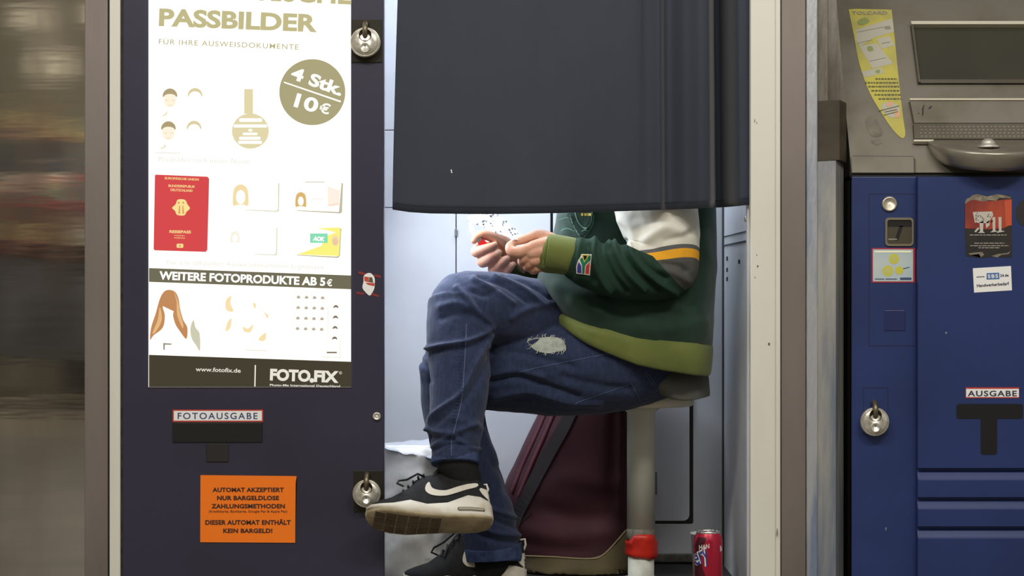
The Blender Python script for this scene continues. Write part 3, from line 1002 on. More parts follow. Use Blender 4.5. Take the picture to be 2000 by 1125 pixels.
for poly in ([(1664, 304), (1785, 305), (1785, 306.2), (1664, 305.2)], [(1784.5, 306), (1788, 312), (1788, 337), (1785, 337)]):
    on_plane(MB(), tri2d(poly), lambda x, y: PS(x, y, 0.0046)).build('lip_joint_shadow', mat('steel_joint_shadow', (66, 62, 54), .6), face_pl, fix=False)  # joint line, then the shadow right of the lip painted as a dark strip
# grime on the console
lay('grime', [crv([(1690, 232), (1704, 222), (1716, 240), (1724, 262), (1708, 268), (1696, 256)], 4, True), crv([(1700, 276), (1715, 272), (1724, 278), (1712, 283)], 4, True)], mat('grime', (122, 116, 104), .5, .5, (100, 94, 82), 40, lo=.3, hi=.7), face_pl, 0.0006)

# fittings of the narrow blue panel
jn = MB()
def fr(mb, x0, y0, x1, y1, w, Y):
    for r in ((x0, y0, x1, y0 + w), (x0, y1 - w, x1, y1), (x0, y0 + w, x0 + w, y1 - w), (x1 - w, y0 + w, x1, y1 - w)):
        fl(mb, rect(*r), Y)
fr(jn, 1697, 378, 1789, 676, 1.3, -0.0006)
fr(jn, 1686, 757, 1735, 850, 1.2, -0.0006)
jn.build('panel_joint', mat('blue_joint', (22, 30, 66), .6), sp, fix=False)
bt_ = MB().lathe([(0.0, 0.0), (0.0175, 0.0), (0.0175, 0.004), (0.0145, 0.0065), (0.013, 0.005), (0.0, 0.0045)], (X(1737), 0.0, Z(398.5)), 32, 'y')
lab(bt_.build('return_button', mat('satin_steel', (196, 188, 168), .35, .7), mach, True), 'round metal push button')
cf = MB()
o_ = rrect(1729, 425, 1784.5, 480.5, 7)
i_ = rrect(1733, 429.5, 1781, 476.5, 5)
nn = len(o_)
vv = [P(x, y, -0.004) for x, y in o_] + [P(x, y, -0.004) for x, y in i_] + [P(x, y, 0.0) for x, y in o_] + [P(x, y, -0.0005) for x, y in i_]
ff = []
for k in range(nn):
    j = (k + 1) % nn
    ff += [(k, j, nn + j, nn + k), (k, j, 2 * nn + j, 2 * nn + k), (nn + k, nn + j, 3 * nn + j, 3 * nn + k)]
cf.add(vv, ff)
coin = lab(cf.build('coin_slot', mat('slot_steel', (150, 142, 120), .4, .7), mach), 'square metal coin slot')
fl(MB(), i_, -0.0008).build('slot_plate', mat('slot_back', (86, 80, 66), .45, .5), coin, fix=False)
q = MB()
fl(q, rect(1734, 430, 1781, 443), -0.0012)
fl(q, [(1757, 441), (1764, 441), (1754, 470), (1747, 470)], -0.0012)
q.build('slot_opening', black, coin, fix=False)
fl(MB(), rect(1735, 466, 1752, 468.5), -0.0014).build('slot_ledge', mat('satin_steel', (196, 188, 168), .35, .7), coin, fix=False)
cst = lab(fl(MB(), rect(1702.5, 484.5, 1787, 552), -0.001).build('sticker', mat('sticker_rim_red', (178, 46, 62), .5), mach, fix=False), 'pale blue coin sticker with red border')
fl(MB(), rect(1705, 487, 1783.5, 549.5), -0.0014).build('sticker_sky', mat('sticker_sky', (150, 180, 204), .5, 0, (196, 206, 200), 9, (0.2, 1, 1), .3, .6), cst, fix=False)
cy_ = mat('coin_yellow', (206, 200, 70), .5)
q = MB()
for cx, cy, r in ((1746, 505.5, 10), (1734, 529, 10.5), (1756.5, 528, 8)):
    fl(q, circ(cx, cy, r, r, 24), -0.0018)
q.build('coin_print', cy_, cst, fix=False)
q = MB()
for cx, cy, r in ((1746, 505.5, 6), (1734, 529, 6.5)):
    fl(q, circ(cx, cy, r, r * .9, 20), -0.0021)
q.build('coin_face', mat('coin_pale', (196, 196, 120), .5), cst, fix=False)
q = MB()
for x0, x1, y in ((1709, 1727, 545), (1729, 1752, 545)):
    fl(q, rect(x0, y - .8, x1, y + .8), -0.0021)
fl(q, rect(1758, 542, 1780, 546.5), -0.0021)
fl(q, [(1764, 524), (1776, 521), (1776, 522.5), (1764, 525.5)], -0.0021)
q.build('sticker_print', mat('print_blue', (64, 84, 120), .6), cst, fix=False)
fl(MB(), rect(1708, 490, 1780, 493), -0.0021).build('sticker_print', mat('print_pale', (206, 214, 214), .6), cst, fix=False)
pf = pbox(MB(), 1727, 606, 1768, 646, -0.0015, 0.001, 0.001).build('cover_plate', mat('blue_dark', (34, 44, 92), .4), mach)
padlock(1706.5, 823, 28, -0.004, 'round steel padlock on the narrow blue panel, worn staple through it')
# T shaped delivery opening and lettering on the door
YF = YD - 0.0008
ts = [(x, y) for x, y in rrect(1868, 789, 1998, 818, 5)]
q = MB()
fl(q, ts, YF)
fl(q, rrect(1915.5, 800, 1947.5, 888, 5), YF - .0001)
lab(q.build('delivery_slot', mat('slot_black', (14, 13, 14), .5), mach, fix=False), 'black T-shaped delivery opening')
ag = lab(fl(MB(), rect(1886, 756.5, 1990.5, 777.5), YF).build('sticker', red_i, mach, fix=False), 'white label with red border reading AUSGABE')
fl(MB(), rect(1887, 759.5, 1990, 775.5), YF - .0004).build('sticker_paper', wl, ag, fix=False)
on_plane(MB(), text_geo('AUSGABE', (1890, 774), (1986, 774), 12, bold=.02, space=1.15), lambda x, y: P(x, y, YF - .0008)).build('lettering', mat('ink_navy', (38, 40, 66), .6), ag, fix=False)
# web shop label
w1 = lab(fl(MB(), [(1900, 524), (1974.5, 519.5), (1976.5, 567), (1902.5, 571.5)], YF).build('sticker', wl, mach, fix=False), 'white label with a blue box and a web address')
bx = fl(MB(), [(1927, 533.5), (1951.5, 532.5), (1952, 545), (1927, 546)], YF - .0004).build('sticker_box', mat('box_blue', (70, 112, 176), .5), w1, fix=False)
q = MB()
for body, a, b, h in (('www.', (1907, 542.5), (1924, 541.5), 4), ('24.de', (1953.5, 541), (1970, 540), 6), ('Handwerkerbedarf', (1908, 561), (1971, 556.5), 6.5)):
    on_plane(q, text_geo(body, a, b, h, bold=.02), lambda x, y: P(x, y, YF - .0006))
q.build('lettering', mat('ink_navy', (38, 40, 66), .6), w1, fix=False)
on_plane(MB(), text_geo('SBS', (1929.5, 543.5), (1949.5, 542.5), 8, bold=.03, space=1.3), lambda x, y: P(x, y, YF - .0008)).build('lettering', wl, w1, fix=False)
# torn party flyer
random.seed(11)
top = [(1884, 396), (1888, 388), (1894, 386), (1899, 381), (1910, 379), (1918, 381), (1930, 383), (1940, 381), (1948, 379), (1958, 382), (1966, 380), (1974, 383), (1976, 390)]
fo = top + [(1976, 502), (1966, 503), (1940, 501), (1920, 504), (1900, 502), (1887, 500), (1885, 450)]
fly = lab(fl(MB(), fo, YF).build('flyer', mat('flyer_black', (34, 31, 30), .5, 0, (44, 38, 34), 20), mach, fix=False), 'torn red and black flyer with white graffiti strokes')
q = MB()
fl(q, [(1885, 394), (1900, 390), (1935, 393), (1976, 388), (1976, 438), (1960, 446), (1930, 448), (1885, 446)], YF - .0004)
q.build('flyer_red', mat('flyer_red', (128, 46, 36), .5, 0, (176, 70, 44), 14, (1, 1, .6), .4, .6), fly, fix=False)
fl(MB(), [(1962, 392), (1976, 390), (1976, 440), (1964, 442)], YF - .0006).build('flyer_orange', mat('flyer_orange', (198, 84, 50), .5), fly, fix=False)
q = MB()
fl(q, [(1884, 396), (1888, 388), (1894, 386), (1899, 381), (1910, 379), (1928, 384), (1948, 379), (1974, 384), (1974, 388), (1952, 386), (1946, 392), (1930, 391), (1920, 394), (1904, 390), (1894, 392), (1886, 398)], YF - .0006)
for poly in ([(1891, 495), (1905, 493), (1918, 492), (1922, 497), (1916, 503), (1912, 496), (1896, 498)], [(1936, 500), (1950, 496), (1968, 494), (1974, 490), (1970, 496), (1956, 498), (1948, 503)]):
    fl(MB(), poly, YF - .0006).build('torn_edge', mat('torn_paper', (150, 140, 122), .7, 0, (110, 100, 84), 60), fly, fix=False)
q.build('torn_edge', mat('torn_paper', (150, 140, 122), .7, 0, (110, 100, 84), 60), fly, fix=False)
q = MB()
for poly in ([(1900, 414), (1938, 413), (1940, 420), (1930, 436), (1904, 435)], [(1913, 434), (1921, 432), (1920, 452), (1924, 455), (1910, 455), (1914, 452)], [(1925, 436), (1932, 430), (1933, 440), (1926, 446)],
             [(1938, 424), (1944, 424), (1944, 450), (1950, 452), (1934, 454), (1939, 450)], [(1950, 424), (1956, 424), (1956, 450), (1963, 452), (1946, 455), (1951, 450)], [(1903, 452), (1910, 444), (1913, 446), (1906, 454)]):
    fl(q, poly, YF - .0008)
q.build('graffiti', mat('graffiti_white', (196, 188, 176), .6), fly, fix=False)
q = MB()
for i in range(26):
    cx, cy = random.uniform(1902, 1936), random.uniform(416, 434)
    a = random.uniform(-.6, 1.2)
    l = random.uniform(2, 4.5)
    fl(q, [(cx, cy), (cx + l * math.cos(a), cy - l * math.sin(a)), (cx + l * math.cos(a) + .9, cy - l * math.sin(a) + .9), (cx + .9, cy + 1)], YF - .0011)
q.build('graffiti_strokes', mat('ink_black', (34, 32, 28), .6), fly, fix=False)
q = MB()
for x0, x1, y in ((1894, 1966, 459), (1903, 1962, 475), (1895, 1970, 480), (1911, 1953, 484)):
    xx = x0
    while xx < x1:
        w = random.uniform(4, 10)
        fl(q, rect(xx, y - .8, min(xx + w, x1), y + .8), YF - .0008)
        xx += w + 1.5
q.build('flyer_print', mat('print_pale2', (170, 160, 148), .6), fly, fix=False)
rs = lab(fl(MB(), circ(2003, 416, 19, 26, 36), YF).build('sticker', mat('dark_disc', (40, 38, 40), .5), mach, fix=False), 'dark round sticker cut by the frame edge')
fl(MB(), circ(1848, 650, 2.2, 2.4, 8), YF).build('paint_chip', mat('chip_grey', (120, 128, 140), .6), mach, fix=False)
fl(MB(), [(1729, 1031), (1732, 1029), (1731, 1036), (1729, 1036)], -0.0006).build('paint_chip', mat('chip_grey', (120, 128, 140), .6), mach, fix=False)
# ------------------------------------------------------------------ the seated person
per = thing('person', tuple(P(1250, 780, .36)), 'person in green sweatshirt and ripped jeans seated with crossed legs behind the curtain', 'person')
skin = mat('skin', (206, 156, 130), 0.5, 0, (190, 132, 106), 35, lo=.4, hi=.7, bump=0.05, bscale=300, spec=.35)
denim = mat('denim', (47, 58, 87), 0.8, 0, (33, 41, 66), 130, (1, 1, .4), .25, .75, bump=0.25, bscale=420, spec=.2, sheen=.15, detail=6.0)
dgreen = mat('green_fleece', (36, 58, 46), 0.85, 0, (30, 48, 38), 12, bump=0.06, bscale=500, spec=.15, sheen=.2)
olive_c = mat('olive_rib', (104, 112, 58), 0.85, 0, (92, 100, 50), 10, bump=0.06, bscale=400, spec=.15, sheen=.15)
blackc = mat('black_knit', (24, 24, 25), 0.75, 0, (32, 32, 33), 60, bump=0.1, bscale=400, spec=.25)
offw = mat('shoe_white', (206, 200, 186), 0.55, 0, (178, 166, 142), 18, lo=.5, hi=.75)

def frame(Hp, f, up, sc=1.0):
    f = Vector(f).normalized()
    u = Vector(up)
    u = (u - f * u.dot(f)).normalized()
    s_ = u.cross(f)
    m = Matrix((f, s_, u)).transposed().to_4x4()
    m.translation = Hp
    return m @ Matrix.Scale(sc, 4)
th = math.radians(43)
Mr = frame(P(964, 1027, -.054), (-.975, -.20, .03), (0.05, math.sin(th), math.cos(th)), .97)
Ml = frame(Vector((P(1028, 1100, .305).x, .305, .003)), (-.99, -.14, 0), (0, 0, 1))
# body: legs, trunk, neck, head, arms and both hands grown into one skin
b = MB()
def T(pts, n=6, seg=14, **k):
    b.tube(pxtube(pts, n), seg, **k)
T([(1262, 700, .34, 66), (1180, 708, .27, 78), (1060, 712, .25, 66), (960, 718, .24, 56), (895, 730, .23, 50)])
T([(890, 735, .23, 50), (900, 840, .26, 46), (940, 960, .29, 38), (962, 1060, .30, 32), (958, 1090, .30, 30)])
b.tube([tuple(Ml @ Vector(q_[:3])) + (q_[3],) for q_ in ((.066, 0, .120, .027), (.068, 0, .10, .027), (.075, 0, .065, .027), (.13, 0, .055, .024), (.20, 0, .038, .020), (.25, 0, .034, .014))], 14)
T([(1262, 690, .46, 62), (1150, 670, .38, 66), (1050, 622, .28, 56), (960, 602, .19, 54), (905, 605, .13, 52)])
T([(905, 600, .13, 50), (895, 700, .085, 46), (889, 800, .045, 42), (889, 880, .02, 34), (894, 925, .018, 31)])
b.tube([tuple(Mr @ Vector(q_[:3])) + (q_[3],) for q_ in ((.066, 0, .150, .027), (.068, 0, .11, .027), (.075, 0, .065, .027), (.13, 0, .055, .024), (.20, 0, .038, .020), (.25, 0, .034, .014))], 14)
T([(1268, 684, .40, 74), (1255, 600, .40, 92), (1245, 480, .38, 96), (1240, 360, .36, 108), (1236, 285, .36, 92)], flat=1.25, ref=(0, 1, 0))
T([(1238, 265, .24, 44), (1240, 250, .36, 58), (1238, 265, .48, 44)])
T([(1238, 262, .36, 44), (1218, 190, .36, 40), (1205, 150, .36, 42)])
# head turned down towards the hands
hd = P(1192, 108, .36)
hk = 1 / S(.36)
hr = []
for k in range(15):
    th = math.pi * k / 14
    z = math.cos(th)
    r = math.sin(th)
    ring = []
    for j in range(24):
        a = 2 * math.pi * j / 24
        x, y = r * math.cos(a), r * math.sin(a)
        xx = x * 76 + (-8 * (1 - z) * .5 if x < 0 else 0)
        yy = y * (60 - 10 * max(-z, 0))
        zz = z * 92
        tl = math.radians(-16)
        xr, zr = xx * math.cos(tl) - zz * math.sin(tl), xx * math.sin(tl) + zz * math.cos(tl)
        ring.append(hd + Vector((xr * hk, yy * hk, zr * hk)))
    hr.append(ring)
b.loft(hr)
def hp(x, y, z):
    tl = math.radians(-16)
    xr, zr = x * math.cos(tl) - z * math.sin(tl), x * math.sin(tl) + z * math.cos(tl)
    return hd + Vector((xr * hk, y * hk, zr * hk))
def blob(pts, seg=12):
    b.tube([(hp(x, y, z).x, hp(x, y, z).y, hp(x, y, z).z, r * hk) for x, y, z, r in pts], seg)
blob([(-72, 0, 8, 6), (-84, 0, -10, 9), (-88, 0, -20, 10), (-76, 0, -26, 9)])           # nose
blob([(-78, -16, -48, 5), (-84, 0, -47, 7), (-78, 16, -48, 5)])                          # lips
blob([(-76, -14, -56, 5), (-81, 0, -57, 6), (-76, 14, -56, 5)])
blob([(-66, 0, -84, 16), (-40, 0, -82, 22)])                                             # chin
for s_ in (-1, 1):
    blob([(-60, 34 * s_, 18, 9), (-68, 18 * s_, 18, 9), (-70, 8 * s_, 16, 7)])           # brow
    blob([(4, 58 * s_, 14, 7), (12, 64 * s_, 10, 9), (12, 64 * s_, -8, 9), (2, 60 * s_, -20, 7)])   # ear
# far arm and near arm inside the sleeves
T([(1240, 285, .52, 52), (1262, 420, .56, 44), (1230, 560, .56, 38), (1120, 560, .48, 34), (1035, 530, .37, 27), (1008, 518, .345, 25)])
T([(1258, 285, .20, 54), (1285, 400, .16, 48), (1302, 520, .115, 42), (1235, 530, .09, 38), (1140, 506, .065, 32), (1085, 495, .068, 26)])
# ---- near hand: back of the hand to us, finger and thumb pinching the foil
def D(pts, seg=12, n=5, **k):
    b.tube(pxtube(pts, n), seg, **k)
for pts in ([(1088, 484, .07, 18), (1066, 478, .062, 15), (1041, 481, .055, 11.5)], [(1088, 492, .068, 18), (1066, 491, .058, 15), (1038, 495, .05, 11.5)],
            [(1088, 502, .068, 18), (1068, 505, .06, 14), (1042, 510, .055, 11)], [(1088, 510, .072, 17), (1072, 517, .068, 12), (1050, 523, .064, 10)]):
    D(pts)
D([(1043, 483, .055, 12), (1022, 490, .05, 12), (1007, 493, .050, 12), (997.5, 489, .054, 10.5), (996, 481, .060, 9), (1002, 474, .066, 7)])
D([(1040, 497, .055, 11), (1024, 506, .058, 10), (1020, 511, .072, 9.5), (1028, 513, .090, 8.5), (1040, 508, .1, 8)])
D([(1044, 510, .058, 10.5), (1033, 517, .062, 9.5), (1030, 521, .076, 9), (1036, 523, .094, 8), (1046, 518, .105, 7.5)])
D([(1052, 521, .066, 9.5), (1043, 526, .070, 8.5), (1041, 529, .082, 8), (1046, 529, .098, 7), (1053, 525, .104, 6.5)])
D([(1086, 474, .078, 15), (1068, 464, .08, 13.5), (1051, 459, .08, 11.5), (1036, 463, .079, 9.5), (1024, 467, .077, 9.5), (1012, 471, .073, 8), (1004, 474, .07, 6)])
# ---- far hand: fist round a lighter, thumb on top
for pts in ([(1006, 512, .345, 22), (985, 495, .345, 20), (958, 480, .335, 13)], [(1006, 520, .345, 22), (985, 508, .345, 18), (966, 500, .34, 13)],
            [(1010, 524, .345, 20), (992, 520, .345, 16), (978, 516, .34, 12)]):
    D(pts)
for pts in ([(955, 480, .33, 11), (934, 487, .315, 11), (931, 492, .30, 11.5), (945, 489, .288, 11.5), (960, 483, .285, 9.5), (966, 479, .288, 7.5)],
            [(962, 494, .335, 11), (946, 507, .318, 11), (943, 512, .30, 11.5), (955, 506, .286, 12), (968, 498, .284, 9.5), (974, 494, .288, 7.5)],
            [(975, 508, .335, 10), (965, 522, .318, 10.5), (964, 526, .302, 11), (976, 518, .288, 11), (986, 509, .286, 9), (990, 505, .29, 7)],
            [(990, 518, .335, 9), (980, 532, .32, 9.5), (980, 536, .305, 9.5), (989, 529, .292, 9.5), (998, 521, .29, 8), (1002, 517, .294, 6.5)]):
    D(pts)
D([(1000, 500, .33, 19), (984, 477, .318, 16.5), (966, 464, .31, 12.5), (950, 459, .305, 10.5), (938, 459, .302, 10), (930, 464, .30, 8.5), (926, 470, .298, 7)])
body = link('body', remesh(b.mesh(), 0.0024, 3, .5), skin, per, True)
# nails, eyes, hair
nail = mat('nail', (196, 150, 132), .35, spec=.6)
def nailp(name, c, r, ax, flat):
    q = MB().tube([(c.x - ax.x * r * .8, c.y - ax.y * r * .8, c.z - ax.z * r * .8, r * .8), (c.x + ax.x * r * .8, c.y + ax.y * r * .8, c.z + ax.z * r * .8, r * .75)], 10, True, flat)
    return q.build(name, nail, per, True)
nailp('fingernail', P(1001, 473.5, .0595), .005, Vector((.5, 0, .8)), .4)
nailp('fingernail', P(931, 462, .292), .0055, Vector((-.8, 0, -.4)), .4)
eye = MB()
for s_ in (-1, 1):
    c = hp(-66, 26 * s_, 4)
    eye.tube([(c.x, c.y - .004, c.z, .010), (c.x, c.y + .004, c.z, .010)], 12)
eye.build('eyes', mat('eye_white', (226, 222, 214), .3), per, True)
hh = MB()
hr = []
for k in range(12):
    th = math.pi * .62 * k / 11
    z, r = math.cos(th), math.sin(th)
    ring = []
    for j in range(24):
        a = 2 * math.pi * j / 24
        x, y = r * math.cos(a), r * math.sin(a)
        zz = z * 98
        if x < -.25:
            zz = max(zz, 34 + 10 * abs(y))
        ring.append(hp(x * 81, y * 65, zz))
    hr.append(ring)
hh.loft(hr)
hair_o = hh.build('hair', mat('hair_brown', (70, 52, 38), .6, 0, (50, 36, 26), 40, bump=.2, bscale=120), per, True)

# ---- jeans
j = MB()
def J(pts, seg=28, **k):
    j.tube(pxtube(pts, 8), seg, **k)
J([(1298, 694, .36, 82), (1240, 704, .28, 92), (1180, 708, .25, 99), (1110, 711, .245, 102), (1040, 714, .24, 98), (960, 718, .235, 84), (888, 726, .23, 70)])
J([(888, 724, .23, 70), (884, 770, .235, 61), (893, 840, .25, 58), (912, 900, .265, 56), (934, 960, .28, 56), (950, 1020, .29, 57), (957, 1060, .295, 60), (959, 1086, .298, 61)], cap=False)
J([(1296, 690, .46, 84), (1220, 690, .42, 88), (1150, 664, .36, 84), (1060, 628, .26, 80), (985, 606, .185, 73), (912, 602, .13, 74)])
J([(906, 602, .13, 74), (897, 650, .105, 66), (896, 700, .08, 61), (895, 750, .062, 59), (893, 800, .045, 55.5), (891, 850, .03, 50), (889, 880, .02, 46), (889, 903, .014, 47)], cap=False)
J([(1292, 690, .30, 84), (1296, 688, .41, 88), (1292, 690, .50, 84)])
jm = remesh(j.mesh(), 0.0033, 6, .5)
wl_ = [
    # far leg on top: folds radiating from the knee, creases across the shin
    ([(893, 562), (915, 585), (935, 612), (958, 634)], 7, .0050), ([(905, 610), (930, 618), (955, 634)], 7, -.0045),
    ([(925, 545), (965, 568), (1000, 592)], 6, .0045), ([(935, 542), (985, 560), (1030, 590)], 5, -.0035), ([(965, 540), (1010, 558), (1055, 590)], 6, .0042), ([(985, 538), (1035, 556), (1075, 585)], 5, -.0035),
    ([(1000, 620), (1030, 604), (1085, 592)], 7, .004), ([(925, 570), (945, 577), (965, 570)], 6, -.003), ([(860, 600), (890, 592), (915, 600)], 9, .004), ([(862, 622), (890, 612), (915, 622)], 7, -.0035),
    ([(828, 682), (868, 674), (908, 668), (940, 655), (960, 640)], 5, .0065), ([(828, 692), (868, 684), (910, 680), (945, 662)], 6, -.0055),
    ([(958, 655), (930, 705), (902, 765), (868, 793), (846, 812), (840, 835)], 5.5, .0062), ([(960, 690), (936, 735), (912, 778), (878, 806), (852, 826)], 7, -.0045),
    ([(838, 838), (862, 845), (890, 843), (930, 828)], 6, .005), ([(845, 852), (870, 858), (900, 854)], 6, -.004), ([(848, 872), (866, 858), (885, 850)], 5, .004), ([(885, 850), (905, 866), (938, 878)], 5, .004),
    ([(850, 880), (880, 868), (930, 872)], 4, -.0035), ([(880, 815), (905, 822), (940, 838)], 8, .003),
    # standing leg
    ([(820, 700), (832, 720), (838, 745)], 5, -.005), ([(958, 688), (1010, 688), (1060, 700), (1120, 716)], 8, -.004), ([(962, 745), (1010, 738), (1060, 752), (1130, 775)], 8, -.0055),
    ([(962, 732), (1010, 724), (1060, 736)], 7, .004), ([(965, 775), (1030, 766), (1100, 782), (1170, 790)], 8, .0045), ([(1100, 735), (1160, 752), (1230, 760)], 10, -.004),
    ([(1180, 660), (1220, 690), (1270, 715)], 8, .003), ([(960, 900), (985, 930), (992, 960)], 9, -.004), ([(940, 985), (975, 1000), (1002, 1010)], 6, .006), ([(935, 1000), (970, 1018), (1006, 1030)], 6, -.005),
    ([(930, 1020), (965, 1040), (1012, 1046)], 6, .006), ([(935, 1045), (975, 1058), (1015, 1060)], 5, -.004), ([(945, 850), (958, 880), (972, 905)], 7, .003)]
wrinkle(jm, [(p_, w_ * .9, h_ * 1.55) for p_, w_, h_ in wl_], .0045, 11, 3.0)
# the seat of the stool presses the cloth flat
a = getco(jm)
sc_ = P(1252, 770, .40)
inside = (np.hypot(a[:, 0] - sc_.x, a[:, 1] - sc_.y) < .137) & (a[:, 2] < sc_.z + .003)
a[inside, 2] = sc_.z + .003
setco(jm, a)
jeans = link('jeans', jm, denim, per, True)
a = getco(body.data) + np.array(OFF['body'])
inside = (np.hypot(a[:, 0] - sc_.x, a[:, 1] - sc_.y) < .137) & (a[:, 2] < sc_.z + .012) & (a[:, 2] > sc_.z - .1)
a[inside, 2] = sc_.z + .012
setco(body.data, a - np.array(OFF['body']))
jb = bvh_of(jeans)
# seams, stitching, turn-ups
stitch = mat('denim_seam', (80, 94, 124), .8, spec=.2)
stitch_and_shadow = mat('denim_seam_and_shadow', (40, 48, 74), .8, spec=.2)
def ribbon(mb, pts, w, bv, off=.0012):
    pts = crv(pts, 6)
    for (x0, y0), (x1, y1) in zip(pts[:-1], pts[1:]):
        dx, dy = x1 - x0, y1 - y0
        L = math.hypot(dx, dy)
        if L < 1e-6:
            continue
        nx, ny = -dy / L * w / 2, dx / L * w / 2
        wrap(mb, ([(x0 + nx, y0 + ny), (x1 + nx, y1 + ny), (x1 - nx, y1 - ny), (x0 - nx, y0 - ny)], [[0, 1, 2, 3]]), bv, off)
q = MB()
ribbon(q, [(911, 632), (909, 680), (906, 730), (902, 780), (890, 830), (882, 860), (882, 890)], 1.6, jb)
q.build('seam', stitch, jeans, fix=False)
q = MB()
ribbon(q, [(1015, 727), (1050, 718), (1100, 708), (1180, 692), (1200, 687)], 1.2, jb)
q.build('seam', stitch, jeans, fix=False)
q = MB()
ribbon(q, [(1233, 748), (1243, 768), (1252, 787)], 1.6, jb)
q.build('seam', stitch, jeans, fix=False)
q = MB()
ribbon(q, [(1258, 728), (1275, 750), (1288, 770)], 1.0, jb)
q.build('seam', stitch, jeans, fix=False)
q = MB()
ribbon(q, [(1262, 726), (1279, 748), (1292, 768)], 1.0, jb)
q.build('seam', stitch, jeans, fix=False)
q = MB()
ribbon(q, [(1125, 787), (1180, 768), (1234, 749)], 1.3, jb)
q.build('seam', stitch, jeans, fix=False)
q = MB()
ribbon(q, [(1125, 787), (1121, 806)], 1.3, jb)
q.build('seam', stitch, jeans, fix=False)
q = MB()
random.seed(5)
for i in range(34):
    y = 648 + i * 6.8
    x = float(np.interp(y, [632, 680, 730, 780, 830, 890], [911, 909, 906, 902, 890, 882]))
    ribbon(q, [(x - 9 + random.uniform(-1, 1), y), (x - 3, y + random.uniform(-1, 1))], 1.6, jb)
q.build('seam_pucker', stitch_and_shadow, jeans, fix=False)
def cuff_ring(pts, name, fl_=1.0):
    q = MB()
    q.tube(pxtube(pts, 4), 28, False)
    me = q.mesh()
    o = link(name, me, mat('denim_hem', (62, 75, 107), .8, 0, (46, 57, 88), 60, spec=.2, bump=.1, bscale=500), jeans, True)
    return o
cuff_ring([(889.5, 882, .02, 45.5), (889.5, 894, .017, 47.2), (889.5, 904, .014, 48), (889.5, 907, .013, 46.5)], 'leg_hem')
cuff_ring([(957.5, 1062, .295, 60.5), (958.5, 1076, .297, 62), (959.5, 1087, .298, 62.5), (959.5, 1090, .298, 61)], 'leg_hem')
# frayed hole on the near thigh
q = MB()
hole = crv([(1030, 666), (1040, 662), (1060, 659), (1080, 658), (1096, 662), (1104, 674), (1101, 684), (1088, 687), (1070, 690), (1050, 686), (1040, 680)], 4, True)
wrap(q, tri2d(hole, 5), jb, .0016)
q2 = MB()
wrap(q2, tri2d([(1031, 667), (1040, 663), (1054, 661), (1050, 666), (1040, 673), (1036, 675)], 4), jb, .0020)
q2.build('hole_shadow', stitch_and_shadow, jeans, fix=False)  # shadow in the hole's upper left, painted as a dark patch
rip = q.build('ripped_hole', mat('lining_pale', (170, 176, 164), .8, 0, (140, 146, 136), 60, bump=.2, bscale=200), jeans, True, fix=False)
q = MB()
o3 = Vector((0, CAMY, CZ))
def onj(px, py, off):
    dd = Vector(((px - 1000) / F, 1, -(py - 562.5) / F)).normalized()
    loc = jb.ray_cast(o3, dd)[0]
    return loc - dd * off
for i in range(46):
    t = random.random()
    k = random.randrange(len(hole))
    hx, hy = hole[k]
    cx, cy = 1067, 673
    ang = (math.pi / 2 if hy > cy else -math.pi / 2) + random.uniform(-.6, .6) + (.5 if hx < cx - 20 else 0)
    l = random.uniform(2.5, 10) if hy > 672 else random.uniform(2, 7)
    hx, hy = hx + random.uniform(-2, 2) * .5, hy + random.uniform(-1, 1)
    p0 = onj(hx - 2 * math.cos(ang), hy - 2 * math.sin(ang), .0018)
    p1 = onj(hx + l * .5 * math.cos(ang), hy + l * .5 * math.sin(ang), .004)
    p2 = onj(hx + l * math.cos(ang + .5), hy + l * math.sin(ang + .5), .003)
    q.tube([(p0.x, p0.y, p0.z, .0007), (p1.x, p1.y, p1.z, .0006), (p2.x, p2.y, p2.z, .0004)], 5, False)
q.build('frayed_thread', mat('thread_pale', (186, 188, 178), .8), jeans, fix=False)

# ---- T-shirt tail and sweatshirt
def rings(spec, n=64, steps=10, near_pow=.8):
    """spec: (front px, front py, back px, back py, half width, sag of the near side px, centre depth)"""
    out = []
    for fx, fy, bx_, by, w, sg, cy in crv(spec, steps):
        A, B = P(fx, fy, cy), P(bx_, by, cy)
        m, h = (A + B) / 2, (A - B) / 2
        rg = []
        for k in range(n):
            t = 2 * math.pi * k / n
            c, s_ = math.cos(t), math.sin(t)
            ex = .8 if s_ >= 0 else near_pow
            c2 = math.copysign(abs(c) ** ex, c)
            s2 = math.copysign(abs(s_) ** ex, s_)
            p = m + h * c2 + Vector((0, w * s2, 0))
            if s_ < 0:
                p.z -= sg / S(cy) * (s2 * s2) * (1 - .75 * max(0, -c2))
            rg.append(p)
        out.append(rg)
    return out
ts_m = mat('grey_jersey', (104, 104, 98), .85, 0, (92, 92, 86), 12, spec=.15, bump=.05, bscale=400)
q = MB().loft(rings([(1180, 690, 1379, 690, .16, 20, .38), (1215, 722, 1381, 732, .19, 15, .38), (1255, 750, 1383, 766, .19, 12, .38), (1262, 752, 1380, 766, .18, 12, .38), (1240, 725, 1370, 735, .14, 10, .38)], steps=5))
me = q.mesh()
wrinkle(me, [([(1310, 735), (1318, 755), (1316, 770)], 8, .004)], .002, 14)
link('t_shirt', me, ts_m, per, True)

